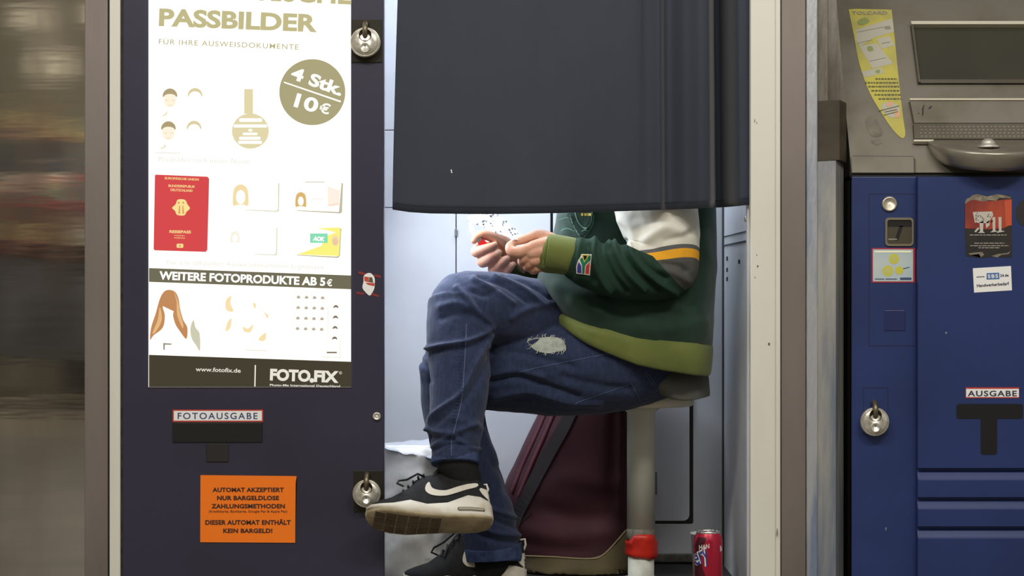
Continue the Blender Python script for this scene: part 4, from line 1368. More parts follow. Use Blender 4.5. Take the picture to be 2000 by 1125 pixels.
spec = [(1080, 590, 1384, 668, .250, 26, .37), (1062, 570, 1387, 632, .258, 20, .37), (1050, 546, 1390, 595, .25, 10, .37), (1068, 500, 1394, 520, .225, 2, .37), (1084, 440, 1394, 450, .205, 0, .37),
        (1092, 380, 1390, 380, .205, 0, .37), (1106, 320, 1375, 310, .20, 0, .37), (1140, 262, 1345, 250, .18, 0, .37), (1178, 232, 1296, 225, .085, 0, .37), (1184, 216, 1286, 208, .07, 0, .37), (1188, 212, 1282, 204, .06, 0, .37)]
q = MB().loft(rings(spec, 128, 9, .5), cap=False)
jk = q.mesh()
wrinkle(jk, [([(1170, 560), (1195, 590), (1200, 612), (1230, 618)], 9, -.010), ([(1120, 585), (1180, 612), (1240, 625), (1330, 600)], 9, .008), ([(1200, 625), (1260, 622), (1350, 590)], 8, -.006),
             ([(1090, 560), (1130, 575), (1170, 580)], 14, .008), ([(1260, 650), (1320, 640), (1375, 628)], 12, .004), ([(1240, 640), (1270, 668)], 8, .005),
             ([(1110, 412), (1122, 440), (1135, 462)], 4, .005), ([(1158, 412), (1150, 440), (1140, 462)], 4, .005), ([(1092, 425), (1105, 422), (1118, 425)], 4, .004), ([(1095, 445), (1110, 442), (1122, 452)], 5, -.004),
             ([(1370, 440), (1376, 520), (1370, 600)], 12, .004)], .004, 9, 5.0)
jacket = link('sweatshirt', jk, dgreen, per, True)
jkb = bvh_of(jacket)
hb = MB().loft(rings([(1081, 588, 1384, 666, .252, 27, .37), (1071, 590, 1386, 678, .260, 32, .37), (1072, 600, 1384, 700, .262, 38, .37), (1080, 608, 1382, 722, .258, 38, .37), (1088, 610, 1379, 727, .250, 37, .37), (1097, 608, 1372, 723, .24, 35, .37)], 128, 6, .5), cap=False)
hm_ = hb.mesh()
wrinkle(hm_, [([(1105, 608), (1140, 632), (1175, 645)], 6, -.006), ([(1095, 600), (1125, 625), (1160, 650)], 6, .003)], .0025, 10, 2.0)
link('hem_band', hm_, olive_c, jacket, True)

# sleeve colours are sewn panels: white upper arm, thin grey and yellow bands, grey elbow, green forearm
def sleeve_material():
    m = bpy.data.materials.new('sleeve_panels')
    m.use_nodes = True
    nt = m.node_tree
    bs = nt.nodes['Principled BSDF']
    bs.inputs['Roughness'].default_value = .85
    bs.inputs['Specular IOR Level'].default_value = .15
    def attr(n):
        x = nt.nodes.new('ShaderNodeAttribute')
        x.attribute_name = n
        return x.outputs['Fac']
    def gt(sock, v):
        g = nt.nodes.new('ShaderNodeMath')
        g.operation = 'GREATER_THAN'
        nt.links.new(sock, g.inputs[0])
        g.inputs[1].default_value = v
        return g.outputs[0]
    def mix(fac, a, b_):
        x = nt.nodes.new('ShaderNodeMix')
        x.data_type = 'RGBA'
        nt.links.new(fac, x.inputs['Factor'])
        for s_, v in (('A', a), ('B', b_)):
            if isinstance(v, tuple):
                x.inputs[s_].default_value = lin(v) + (1,)
            else:
                nt.links.new(v, x.inputs[s_])
        return x.outputs['Result']
    s_along, s_fore = attr('along'), attr('fore')
    c = mix(gt(s_along, 0.0), (206, 202, 188), (92, 92, 92))        # white -> thin grey band
    c = mix(gt(s_along, 8.0), c, (224, 160, 44))                    # yellow band
    c = mix(gt(s_along, 25.0), c, (82, 82, 78))                     # grey elbow
    c = mix(gt(s_fore, 0.0), c, (36, 58, 46))                       # green forearm
    nt.links.new(c, bs.inputs['Base Color'])
    return m
sl_m = sleeve_material()
q = MB()
q.tube(pxtube([(1252, 275, .20, 76), (1268, 330, .18, 84), (1280, 400, .160, 82), (1294, 460, .14, 74), (1304, 505, .122, 63)], 8), 28)
q.tube(pxtube([(1306, 520, .120, 60), (1280, 528, .110, 60), (1240, 531, .094, 57), (1195, 527, .082, 53), (1162, 518, .074, 49), (1146, 512, .07, 48), (1137, 509, .07, 46)], 8), 28)
sm_ = remesh(q.mesh(), .0036, 8, .5)
wrinkle(sm_, [(p_, w_ * .9, h_ * 1.45) for p_, w_, h_ in [([(1160, 470), (1158, 500), (1172, 540), (1192, 568)], 6, .0085), ([(1150, 478), (1148, 510), (1160, 550)], 6, -.006), ([(1178, 468), (1182, 500), (1200, 540), (1225, 572)], 6, -.007),
              ([(1200, 470), (1202, 495), (1222, 530), (1258, 565)], 6, .008), ([(1214, 474), (1222, 500), (1248, 535), (1290, 570)], 6, -.007), ([(1228, 480), (1240, 510), (1275, 545), (1320, 572)], 6, .007),
              ([(1240, 490), (1265, 520), (1300, 545)], 6, -.005), ([(1185, 465), (1190, 480)], 5, .006), ([(1222, 470), (1226, 484)], 4, -.006), ([(1135, 470), (1130, 500), (1126, 545)], 5, .006),
              ([(1215, 430), (1235, 445), (1240, 470)], 10, .006), ([(1260, 470), (1300, 445), (1330, 455)], 12, .006), ([(1240, 425), (1275, 430), (1320, 420)], 9, -.003), ([(1300, 470), (1330, 462), (1350, 455)], 7, -.004),
              ([(1290, 525), (1320, 535), (1345, 550)], 8, .004), ([(1295, 515), (1325, 520), (1340, 530)], 6, -.004)]], .0025, 14, 8.0)
sleeve = link('sleeve', sm_, sl_m, jacket, True)
off = OFF[sleeve.name]
a = getco(sm_) + np.array(off)
# distance along the upper arm (in the arm's own direction) measured from the first seam, and across the elbow seam
ua = (P(1304, 505, .11) - P(1262, 300, .18)).normalized()
seam0 = P(1320, 479, .06)
along = ((a - np.array(seam0)) @ np.array(ua)) * 815
along += 0
e0, e1, e2 = P(1222, 478, .06), P(1275, 500, .05), P(1352, 578, .08)
def side(pa, pb):
    dx, dz = pb.x - pa.x, pb.z - pa.z
    L = math.hypot(dx, dz)
    return ((a[:, 0] - pa.x) * dz - (a[:, 2] - pa.z) * dx) / L * 815
fore = np.maximum(np.minimum(side(P(1195, 415, .06), e0), 1e3), -1e3)
f2, f3 = side(e0, e1), side(e1, e2)
x_, y_ = topx(a)
def above(pts):
    """signed height of the sleeve seam curve drawn over the elbow"""
    xs = [p[0] for p in pts]
    ys = [p[1] for p in pts]
    return y_ - np.interp(x_, xs, ys)
fore = above([(1180, 380), (1196, 415), (1224, 478), (1250, 490), (1275, 500), (1300, 528), (1330, 560), (1356, 580)])
fore = np.where(y_ < 440, -5.0, fore)
for nm, arr in (('along', along), ('fore', fore)):
    at = sm_.attributes.new(nm, 'FLOAT', 'POINT')
    at.data.foreach_set('value', arr.astype(np.float32))
slb = bvh_of(sleeve)
cf = MB().tube(pxtube([(1134, 506, .07, 33), (1126, 503, .069, 36), (1110, 500, .067, 37.5), (1090, 497, .067, 37.5), (1070, 494.5, .068, 38), (1067, 494, .068, 36), (1069, 494.4, .068, 33)], 5), 32, False)
cm = cf.mesh()
wrinkle(cm, [([(1105, 520), (1110, 535)], 8, .002)], .0015, 14)
link('cuff', cm, olive_c, jacket, True)
# far sleeve
q = MB()
q.tube(pxtube([(1245, 275, .54, 76), (1262, 380, .57, 76), (1250, 500, .57, 66), (1225, 560, .565, 60), (1140, 560, .49, 52), (1080, 545, .42, 44), (1048, 536, .385, 38)], 8), 24)
fs_ = remesh(q.mesh(), .006, 6, .5)
wrinkle(fs_, [], .004, 12)
link('sleeve', fs_, dgreen, jacket, True)
MB().tube(pxtube([(1054, 536, .39, 37), (1030, 530, .368, 33), (1012, 524, .352, 32), (1010, 523, .35, 29)], 5), 24, False).build('cuff', mat('dark_olive_rib', (58, 66, 40), .85, spec=.15), jacket, True)

# flag patch on the forearm
fm = lambda n, c: mat(n, c, .7, spec=.2)
q = MB()
wrap(q, tri2d([(1135.5, 496), (1155.5, 496.5), (1154.5, 512), (1152, 538), (1140, 536), (1125.5, 534.5), (1125.5, 520), (1129, 508), (1132, 504.5), (1136, 512), (1141, 510)], 4), slb, .0022)
flag = lab(q.build('flag_patch', fm('patch_white', (216, 212, 202)), jacket, True, fix=False), 'small embroidered flag patch')
for nm, col, polys in (('flag_green', (30, 112, 84), [[(1150, 499), (1154, 499), (1153, 508), (1143, 518.5), (1141.2, 534.5), (1137.5, 534.5), (1136.8, 518), (1133, 507.5), (1134.5, 504.5), (1141.5, 513)]]),
                       ('flag_yellow', (206, 186, 70), [[(1136.3, 497.5), (1151, 498), (1141, 513)]]),
                       ('flag_black', (24, 22, 22), [[(1138.8, 499), (1148.5, 499.3), (1141.5, 509.5)]]),
                       ('flag_red', (196, 52, 46), [[(1151.5, 511.5), (1150.3, 535.5), (1143.2, 534.2), (1144.5, 519.5)]]),
                       ('flag_blue', (66, 62, 150), [[(1130.5, 511.5), (1135, 519), (1135.6, 533.5), (1127.5, 532.5), (1127.4, 520)]])):
    off_ = .0030 if nm in ('flag_green', 'flag_red', 'flag_blue') else (.0034 if nm == 'flag_yellow' else .0038)
    q = MB()
    for pl in polys:
        wrap(q, tri2d(pl, 4), slb, off_)
    q.build(nm, fm(nm, col), flag, True, fix=False)
# chest crest, mostly hidden by the curtain
q = MB()
ribbon(q, [(1121, 400), (1124, 420), (1130, 435), (1143, 446), (1153, 436), (1156, 418), (1157, 400)], 1.8, jkb, .002)
crest = lab(q.build('crest', fm('crest_green', (104, 140, 116)), jacket, fix=False), 'embroidered shield crest on the chest')
q = MB()
for x0, x1 in ((1135, 1139), (1141, 1146), (1147.5, 1150), (1151, 1154)):
    wrap(q, tri2d(rect(x0, 416.5, x1, 421.5), 3), jkb, .0024)
q.build('crest_print', fm('crest_gold', (196, 172, 78)), crest, fix=False)
q = MB()
for pts in ([(1113, 420), (1118, 436), (1126, 452), (1133, 462)], [(1160, 420), (1158, 436), (1150, 452), (1140, 464)], [(1092, 429), (1106, 425), (1118, 428)], [(1096, 450), (1108, 446), (1122, 452)], [(1136, 452), (1143, 449), (1151, 453)]):
    ribbon(q, pts, 1.6, jkb, .0018)
q.build('crest_piping', fm('piping_green', (84, 118, 98)), crest, fix=False)

# ---- shoes
def make_shoe(M, name, label, laces_dir=1):
    """trainer in its own frame: x heel->toe, y across, z up, metres; M places it"""
    L = .30
    hx = [0, .01, .03, .06, .11, .16, .20, .24, .27, .29, .300]
    hw = [.012, .026, .034, .037, .036, .041, .047, .0475, .041, .028, .010]
    zb = [.006, .003, .001, 0, 0, 0, .001, .006, .013, .019, .025]
    zm = [.048, .053, .060, .063, .042, .034, .041, .032, .034, .039, .041]
    hu = [.066, .112, .136, .146, .148, .136, .094, .066, .057, .050, .044]
    def at(x, ys):
        return float(np.interp(x, hx, ys))
    xs = [i / 60 * L for i in range(61)]
    up = MB()
    rg = []
    n = 28
    for x in [.004] + xs[2:-1] + [.297]:
        w, z0, z1 = at(x, hw) * .95, at(x, zm) - .012, at(x, hu)
        ring = []
        for k in range(n + 1):
            t = math.pi * k / n
            c, s_ = math.cos(t), math.sin(t)
            narrow = 1 - (.10 if x < .12 else .10 + .18 * min(1, (x - .12) / .04) * max(0, 1 - (x - .17) / .05)) * s_ ** 2
            ring.append(Vector((x, w * math.copysign(abs(c) ** .75, c) * narrow, z0 + (z1 - z0) * s_ ** .8)))
        rg.append(ring)
    vs = [v for r_ in rg for v in r_]
    fs = []
    m1 = n + 1
    for i in range(len(rg) - 1):
        for k in range(n):
            fs.append((i * m1 + k, i * m1 + k + 1, (i + 1) * m1 + k + 1, (i + 1) * m1 + k))
        fs.append((i * m1 + n, i * m1, (i + 1) * m1, (i + 1) * m1 + n))
    fs += [tuple(range(m1))[::-1], tuple((len(rg) - 1) * m1 + k for k in range(m1))]
    up.add(vs, fs)
    um = up.mesh()
    ub = BVHTree.FromPolygons([v.co.copy() for v in um.vertices], [p.vertices[:] for p in um.polygons])
    um.transform(M)
    shoe = link(name, um, blackc, per, True)
    lab(shoe, label)
    # midsole
    so = MB()
    rg = []
    for x in [.001] + xs[1:-1] + [.2995]:
        w, z0, z1 = at(x, hw), at(x, zb), at(x, zm)
        bul = 1.06
        sec = [(w * .90, z0 + .004), (w * 1.02, z0 + .010), (w * bul, (z0 + z1) / 2), (w * 1.0, z1 - .003), (w * .93, z1), (w * .6, z1 - .004)]
        ring = [Vector((x, y, z)) for y, z in sec] + [Vector((x, -y, z)) for y, z in sec[::-1]]
        rg.append(ring)
    so.loft(rg)
    sm = so.mesh()
    sb = BVHTree.FromPolygons([v.co.copy() for v in sm.vertices], [p.vertices[:] for p in sm.polygons])
    sm.transform(M)
    sole = link('midsole', sm, offw, shoe, True)
    # outsole with tread blocks
    ot = MB()
    rg = []
    for x in [.004] + xs[1:-1] + [.298]:
        w, z0 = at(x, hw), at(x, zb)
        rg.append([Vector((x, y, z)) for y, z in ((w * .96, z0 + .006), (w * .97, z0 + .003), (w * .86, z0 + .0005), (-w * .86, z0 + .0005), (-w * .97, z0 + .003), (-w * .96, z0 + .006))])
    ot.loft(rg)
    om = ot.mesh()
    om.transform(M)
    osole = link('outsole', om, mat('outsole_brown', (168, 152, 120), .75, 0, (138, 122, 94), 22, lo=.4, hi=.62, bump=.1, bscale=120), shoe, True)
    tb = MB()
    for i in range(6):
        for j_ in range(3):
            x = .128 + i * .0262
            w = at(x + .008, hw) * .84
            y0 = -w + 2 * w * j_ / 3 + .0022
            y1 = -w + 2 * w * (j_ + 1) / 3 - .0022
            z = max(at(x, zb), at(x + .0222, zb))
            zz0, zz1 = at(x, zb), at(x + .0222, zb)
            tb.add([(x, y0, zz0 - .0016), (x + .0222, y0, zz1 - .0016), (x + .0222, y1, zz1 - .0016), (x, y1, zz0 - .0016),
                    (x, y0, zz0 + .002), (x + .0222, y0, zz1 + .002), (x + .0222, y1, zz1 + .002), (x, y1, zz0 + .002)],
                   [(3, 2, 1, 0), (0, 1, 5, 4), (1, 2, 6, 5), (2, 3, 7, 6), (3, 0, 4, 7)])
    tm = tb.mesh()
    tm.transform(M)
    link('tread', tm, mat('tread_brown', (100, 86, 64), .8, 0, (78, 66, 48), 30), osole)
    # prints on the side panels, laid on from both sides
    def sidewrap(poly, bv, off, sgn, res=.006):
        v, f = tri2d(poly, res)
        out = []
        for x, z in v:
            loc = bv.ray_cast(Vector((x, .2 * sgn, z)), Vector((0, -sgn, 0)))[0]
            if loc is None:
                loc = bv.find_nearest(Vector((x, .05 * sgn, z)))[0]
            out.append(loc + Vector((0, off * sgn, 0)))
        return out, f
    sw = crv([(.028, .088), (.040, .087), (.070, .077), (.105, .069), (.128, .067), (.140, .071), (.146, .078), (.1455, .084), (.139, .089), (.137, .084), (.141, .080)], 4)
    sw = [(.026, .088), (.050, .085), (.080, .077), (.108, .0725), (.128, .073), (.137, .078), (.140, .087), (.1465, .0835), (.150, .076), (.147, .068), (.138, .061), (.125, .058), (.105, .060), (.080, .066), (.052, .075)]
    sw = crv([(.148, .104), (.1425, .082), (.115, .076), (.079, .089), (.036, .101), (.036, .089), (.073, .074), (.115, .060), (.146, .060), (.160, .072), (.158, .090)], 4, True)
    st_ = MB()
    for sg in (1, -1):
        st_.add(*sidewrap(sw, ub, .0016, sg))
    m_ = st_.mesh(False)
    m_.transform(M)
    link('side_stripe', m_, offw, shoe, True)
    ht = MB()
    for sg in (1, -1):
        ht.add(*sidewrap([(.0015, .052), (.006, .088), (.026, .088), (.031, .081), (.026, .070), (.014, .058), (.004, .048)], ub, .0014, sg))
    m_ = ht.mesh(False)
    m_.transform(M)
    link('heel_tab', m_, offw, shoe, True)
    pl = MB().tube([(.007, 0, .092, .0028), (.002, 0, .106, .003), (.004, 0, .120, .0028), (.014, 0, .118, .0026)], 8)
    m_ = pl.mesh()
    m_.transform(M)
    link('pull_loop', m_, offw, shoe, True)
    for sg in (1, -1):
        for nm, pol, of_, mm in (('air_window', rrect(.024, .015, .090, .0245, .0046), .0016, mat('air_rim', (84, 78, 66), .5)),
                                 ('air_cushion', rrect(.0265, .0172, .0875, .0228, .0026), .0022, mat('air_grey', (150, 142, 122), .3))):
            m_ = MB().add(*sidewrap(pol, sb, of_, sg)).mesh(False)
            m_.transform(M)
            link(nm, m_, mm, sole)
    # tongue, collar and laces
    lc = MB()
    for i in range(5):
        x = .150 + i * .013
        z = at(x, hu)
        w = .019
        lc.tube([(x - .004, -w, z - .008, .0028), (x, -w * .5, z + .001, .0028), (x + .004, 0, z + .003, .0028), (x + .006, w * .5, z + .001, .0028), (x + .008, w, z - .008, .0028)], 8)
    s_ = laces_dir
    lc.tube([(.150, 0, .140, .0026), (.170, s_ * .012, .140, .0026), (.200, s_ * .026, .112, .0026), (.222, s_ * .040, .098, .0026), (.228, s_ * .046, .086, .0026), (.214, s_ * .044, .080, .0026)], 8)
    lc.tube([(.150, 0, .140, .0026), (.172, -s_ * .010, .134, .0026), (.196, -s_ * .02, .104, .0026), (.205, -s_ * .03, .084, .0026)], 8)
    m_ = lc.mesh()
    m_.transform(M)
    link('lace', m_, mat('lace_black', (20, 20, 21), .7), shoe, True)
    tg = MB().tube([(.140, 0, .120, .022), (.128, 0, .138, .021), (.120, 0, .150, .018)], 14, True, .4, ref=(1, 0, 0))
    m_ = tg.mesh()
    m_.transform(M)
    link('tongue', m_, blackc, shoe, True)
    return shoe
make_shoe(Mr, 'shoe', 'black trainer with worn white sole, crossed leg, sole tilted to view', 1)
make_shoe(Ml, 'shoe', 'black trainer planted on the booth floor', -1)
sk = MB().tube(pxtube([(889, 880, .02, 41), (892, 904, .016, 39), (901, 925, .020, 36), (908, 945, .026, 33), (910, 955, .03, 30)], 5), 24)
sk.build('sock', blackc, per, True)
sk = MB().tube(pxtube([(958, 1060, .295, 50), (958, 1085, .297, 48), (952, 1105, .297, 46), (945, 1125, .295, 40)], 5), 24)
sk.build('sock', blackc, per, True)
# ------------------------------------------------------------------ stool
sc0 = P(1252, 770, .40)
stl = thing('stool', (sc0.x, .40, .008), 'round pale grey stool on a single post with torn red tape', 'stool')
pale = mat('stool_paint', (224, 222, 206), .4, 0, (206, 204, 188), 6)
R0 = .131
MB().lathe([(0, -.030), (R0 * .5, -.030), (R0 * .96, -.028), (R0, -.024), (R0, -.004), (R0 * .97, 0), (0, 0)], sc0, 56).build('seat', mat('stool_seat', (214, 206, 184), .45), stl, True)
rz = lambda py: Z(py, .40) - sc0.z
pr = 27.5 / S(.40)
MB().lathe([(0, rz(1032)), (pr, rz(1032)), (pr, -.045), (pr * 1.5, -.03), (0, -.03)], sc0, 36).build('post', pale, stl, True)
MB().lathe([(0, rz(1062)), (pr * 1.02, rz(1062)), (pr * 1.02, rz(1033)), (pr * .98, rz(1031)), (0, rz(1031))], sc0, 36).build('worn_ring', mat('bare_ring', (128, 124, 112), .6, .2, (70, 60, 50), 40, lo=.5, hi=.7), stl, True)
MB().lathe([(0, .0085 - sc0.z), (pr * 1.5, .0085 - sc0.z), (pr * 1.5, .016 - sc0.z), (pr * .93, .02 - sc0.z), (pr * .93, rz(1060)), (0, rz(1060))], sc0, 36).build('foot_post', mat('foot_paint', (206, 208, 196), .5, 0, (180, 180, 166), 20), stl, True)
tp = MB()
n = 40
rgs = []
for k in range(9):
    t = k / 8
    rg = []
    for i in range(n):
        a = 2 * math.pi * i / n
        top = 1052 + 3 * math.sin(a * 2 + 1) + (-9 if -2.1 < (a - 2 * math.pi if a > math.pi else a) < -.5 else 0) * 1.0 + 2.5 * noise.noise(Vector((math.cos(a) * 3, math.sin(a) * 3, 1)))
        bot = 1086 + 4 * math.cos(a + .6) + 2 * noise.noise(Vector((math.cos(a) * 3, math.sin(a) * 3, 9)))
        py = bot + (top - bot) * t
        r = pr * (1.16 + .05 * math.sin(3.1 * t + a) + .05 * noise.noise(Vector((math.cos(a) * 2, math.sin(a) * 2, t * 3))))
        if k in (0, 8):
            r *= .93
        rg.append(Vector((sc0.x + r * math.cos(a), .40 + r * math.sin(a), Z(py, .40))))
    rgs.append(rg)
tp.loft(rgs)
lab(tp.build('tape', mat('red_tape', (206, 44, 28), .38, 0, (176, 32, 22), 20, bump=.15, bscale=60), stl, True), 'torn red tape round the post')

# ------------------------------------------------------------------ backpack
bpk = thing('backpack', (X(1115, .61), .61, .008), 'burgundy backpack with olive base standing behind the stool post', 'backpack')
burg = mat('burgundy_nylon', (68, 34, 41), .7, 0, (57, 28, 34), 7, bump=.06, bscale=300, spec=.3)
YBk = .61
spec_ = [(1098, 1204, 700, .02), (1084, 1214, 716, .07), (1070, 1224, 755, .095), (1052, 1236, 805, .108), (1030, 1240, 850, .114), (1007, 1242, 900, .118), (986, 1244, 948, .12), (990, 1244, 1000, .121), (1000, 1243, 1045, .12),
         (1012, 1240, 1085, .118), (1016, 1238, 1110, .116), (1022, 1232, 1128, .11), (1030, 1224, 1133, .10)]
def bag_rings(sp, steps, n=64, wob=.004):
    out = []
    for l, r, py, dpt in crv(sp, steps):
        cx, hw = (l + r) / 2, (r - l) / 2 / S(YBk)
        c = P(cx, py, YBk)
        c.z = max(c.z, .0095)
        rg = []
        for k in range(n):
            a = 2 * math.pi * k / n
            x = hw * math.copysign(abs(math.cos(a)) ** .7, math.cos(a))
            y = dpt * math.copysign(abs(math.sin(a)) ** .7, math.sin(a))
            v = Vector((c.x + x, min(YBk + y, .726), c.z))
            d_ = wob * noise.noise(v * 9) * (1 if c.z > .02 else 0)
            rg.append(v + Vector((0, d_, 0)))
        out.append(rg)
    return out
q = MB().loft(bag_rings(spec_, 5))
bm_ = q.mesh()
wrinkle(bm_, [([(1200, 800), (1196, 900), (1190, 1000)], 6, -.008), ([(1212, 800), (1210, 900), (1208, 1000)], 5, .006), ([(1020, 1030), (1100, 1050), (1200, 1040)], 14, .005), ([(1120, 930), (1180, 950), (1215, 940)], 14, .005),
              ([(1060, 990), (1120, 1010), (1190, 1005)], 12, -.005), ([(1010, 1060), (1060, 1068), (1130, 1075)], 8, -.004)], .004, 8, 1.0)
bbody = link('body', bm_, burg, bpk, True)
bbv = bvh_of(bbody)
def pxline(pts, r, Yoff, seg=8):
    out = []
    for px, py in crv(pts, 6):
        d_ = Vector(((px - 1000) / F, 1, -(py - 562.5) / F)).normalized()
        loc = bbv.ray_cast(Vector((0, CAMY, CZ)), d_)[0]
        if loc is None:
            loc = bbv.find_nearest(P(px, py, YBk))[0]
        out.append((loc.x, loc.y - Yoff, loc.z, r))
    return MB().tube(out, seg)
for pts in ([(1070, 800), (1048, 850), (1020, 912), (1002, 960)], [(1086, 800), (1064, 852), (1038, 910), (1014, 968)]):
    pxline(pts, .006, -.001).build('piping', mat('burgundy_piping', (92, 44, 53), .7, spec=.3), bpk, True)
q = MB()
for w in (0,):
    ribbon(q, [(1116, 800), (1100, 835), (1072, 885), (1040, 945), (1012, 1000), (1000, 1030)], 24, bbv, .004)
q.build('strap', mat('strap_black', (34, 26, 27), .75), bpk, fix=False)
base_poly = [(1012, 1085), (1040, 1086), (1080, 1088), (1120, 1091), (1150, 1091), (1180, 1082), (1205, 1062), (1222, 1036), (1233, 1020), (1240, 1030), (1240, 1128), (1020, 1131)]
q = MB()
wrap(q, tri2d(base_poly, 9), bbv, .003)
q.build('base_panel', mat('olive_base', (112, 100, 70), .75, 0, (96, 86, 60), 8, bump=.08, bscale=300), bpk, True, fix=False)
pxline([(1013, 1085), (1080, 1087.5), (1150, 1091), (1180, 1082), (1222, 1036)], .0022, .003).build('base_seam', mat('olive_seam', (132, 118, 84), .75), bpk, True)

# ------------------------------------------------------------------ plastic bag
q = MB()
rgs = []
YP = .47
for i, (l, r, py, dpt) in enumerate(crv([(706, 894, 1139, .115), (698, 902, 1120, .125), (702, 898, 1060, .125), (712, 890, 1000, .12), (724, 880, 940, .11), (730, 876, 900, .10), (736, 868, 880, .095), (742, 858, 868, .08)], 7)):
    c = P((l + r) / 2, py, YP)
    rg = []
    for k in range(72):
        a = 2 * math.pi * k / 72
        hw = (r - l) / 2 / S(YP)
        v = Vector((c.x + hw * math.copysign(abs(math.cos(a)) ** .8, math.cos(a)), YP + dpt * math.sin(a), max(c.z, .0095)))
        nn_ = noise.noise(Vector((v.x * 26, v.y * 26, v.z * 12))) * .010 + noise.noise(Vector((v.x * 60, v.y * 60, v.z * 40))) * .004
        fade = min(1, max(0, (v.z - .012) / .03))
        rg.append(v + Vector((math.cos(a), math.sin(a), .35 * math.sin(a * 5 + i) * (1 if py < 900 else .2))) * nn_ * fade)
    rgs.append(rg)
q.loft(rgs)
pbag = thing('plastic_bag', (X(800, YP), YP, .008), 'crumpled whitish plastic bag on the booth floor beside the navy door', 'bag')
pm_ = mat('bag_film', (226, 224, 218), .6, 0, (208, 206, 198), 9, bump=.35, bscale=24, bstretch=(1, 1, .5), spec=.5)
q.build('sack', pm_, pbag, True)
q = MB()
fl_ = []
for u in range(21):
    row = []
    for v_ in range(9):
        px, py = 738 + u * 6.2, (874 + 1.3 * u + 7 * noise.noise(Vector((u * .3, 0, 7)))) * (1 - v_ / 8) + (869 - .8 * u + 4 * noise.noise(Vector((u * .25, 0, 2)))) * (v_ / 8)
        w_ = P(px, py, YP - .10 + .012 * v_ - .05 * (1 - v_ / 8) ** 2 * 0 + .008 * noise.noise(Vector((u * .25, v_ * .25, 3))))
        row.append(w_)
    fl_.append(row)
vs = [p for r_ in fl_ for p in r_]
fs = [(i * 9 + k, (i + 1) * 9 + k, (i + 1) * 9 + k + 1, i * 9 + k + 1) for i in range(20) for k in range(8)]
o = q.add(vs, fs).build('folded_mouth', mat('bag_film_pale', (176, 178, 184), .55, bump=.2, bscale=20), pbag, True)
sd = o.modifiers.new('film', 'SOLIDIFY')
sd.thickness = .0012

# ------------------------------------------------------------------ drink can
YC = .07
cc = P(1383, 1100, YC)
cc.z = .0085
can = thing('drink_can', tuple(cc), 'crimson red drink can with blue script on the booth floor by the post', 'can')
r_ = 28.2 / S(YC)
H = Z(1037, YC) - .0085
can_m = mat('can_red', (176, 26, 56), .28, .35, spec=.6)
MB().lathe([(0, .003), (r_ * .70, .002), (r_ * .78, 0), (r_ * .84, .003), (r_, .014), (r_, H - .022), (r_ * .96, H - .014), (r_ * .82, H - .005), (r_ * .80, H - .003), (0, H - .003)], cc, 56).build('body', can_m, can, True)
MB().lathe([(r_ * .70, H - .006), (r_ * .74, H), (r_ * .79, H + .001), (r_ * .82, H - .002), (r_ * .81, H - .005), (r_ * .70, H - .0055)], cc, 48).build('rim', mat('can_alu', (206, 206, 202), .25, .9), can, True)
tb_ = MB().box((cc.x - .012, cc.y - .008, cc.z + H - .001), (cc.x + .006, cc.y + .008, cc.z + H + .0035), .0012)
tb_.build('tab', mat('can_alu', (206, 206, 202), .25, .9), can)
cbv = bvh_of(can.children[0])
q = MB()
wrap(q, tri2d([(1354, 1125), (1354, 1076), (1358, 1062), (1363, 1049), (1380, 1050), (1376, 1062), (1368, 1078), (1362, 1095), (1372, 1112), (1378, 1125)], 5), cbv, .0006)
q.build('dark_sweep', mat('can_dark', (74, 16, 30), .3, .3), can, True, fix=False)
q = MB()
wrap(q, refine(*text_geo('ery', (1359, 1106), (1390.5, 1089), 36, bold=.06, shear=.35), 5), cbv, .0010)
q.build('script_outline', mat('can_white', (222, 214, 210), .4), can, True, fix=False)
q = MB()
wrap(q, refine(*text_geo('ery', (1360.5, 1105), (1389.2, 1089.5), 34, bold=.012, shear=.35), 5), cbv, .0015)
q.build('script_lettering', mat('can_blue', (44, 52, 128), .4), can, True, fix=False)
q = MB()
wrap(q, refine(*text_geo('HAN', (1365.5, 1074), (1386.5, 1071), 10, bold=.02, shear=.15), 4), cbv, .0012)
wrap(q, tri2d([(1406, 1064), (1409, 1068), (1410.5, 1074), (1407, 1078), (1406.5, 1074), (1408, 1071)], 3), cbv, .0012)
q.build('small_lettering', mat('can_white', (222, 214, 210), .4), can, True, fix=False)
# pale cup behind the can
YU = .26
cu_ = P(1375, 1100, YU)
cu_.z = .0085
r2 = 26 / S(YU)
Hc = Z(1040, YU) - .0085
cup = MB().lathe([(0, 0), (r2 * .78, 0), (r2 * .97, Hc - .004), (r2 * 1.04, Hc - .004), (r2 * 1.04, Hc), (r2 * .95, Hc), (r2 * .74, .004), (0, .004)], cu_, 40).build('cup', mat('cup_white', (206, 210, 210), .4), None, True)
tag(cup, 'pale white cup on the floor half hidden behind the red can', 'cup')

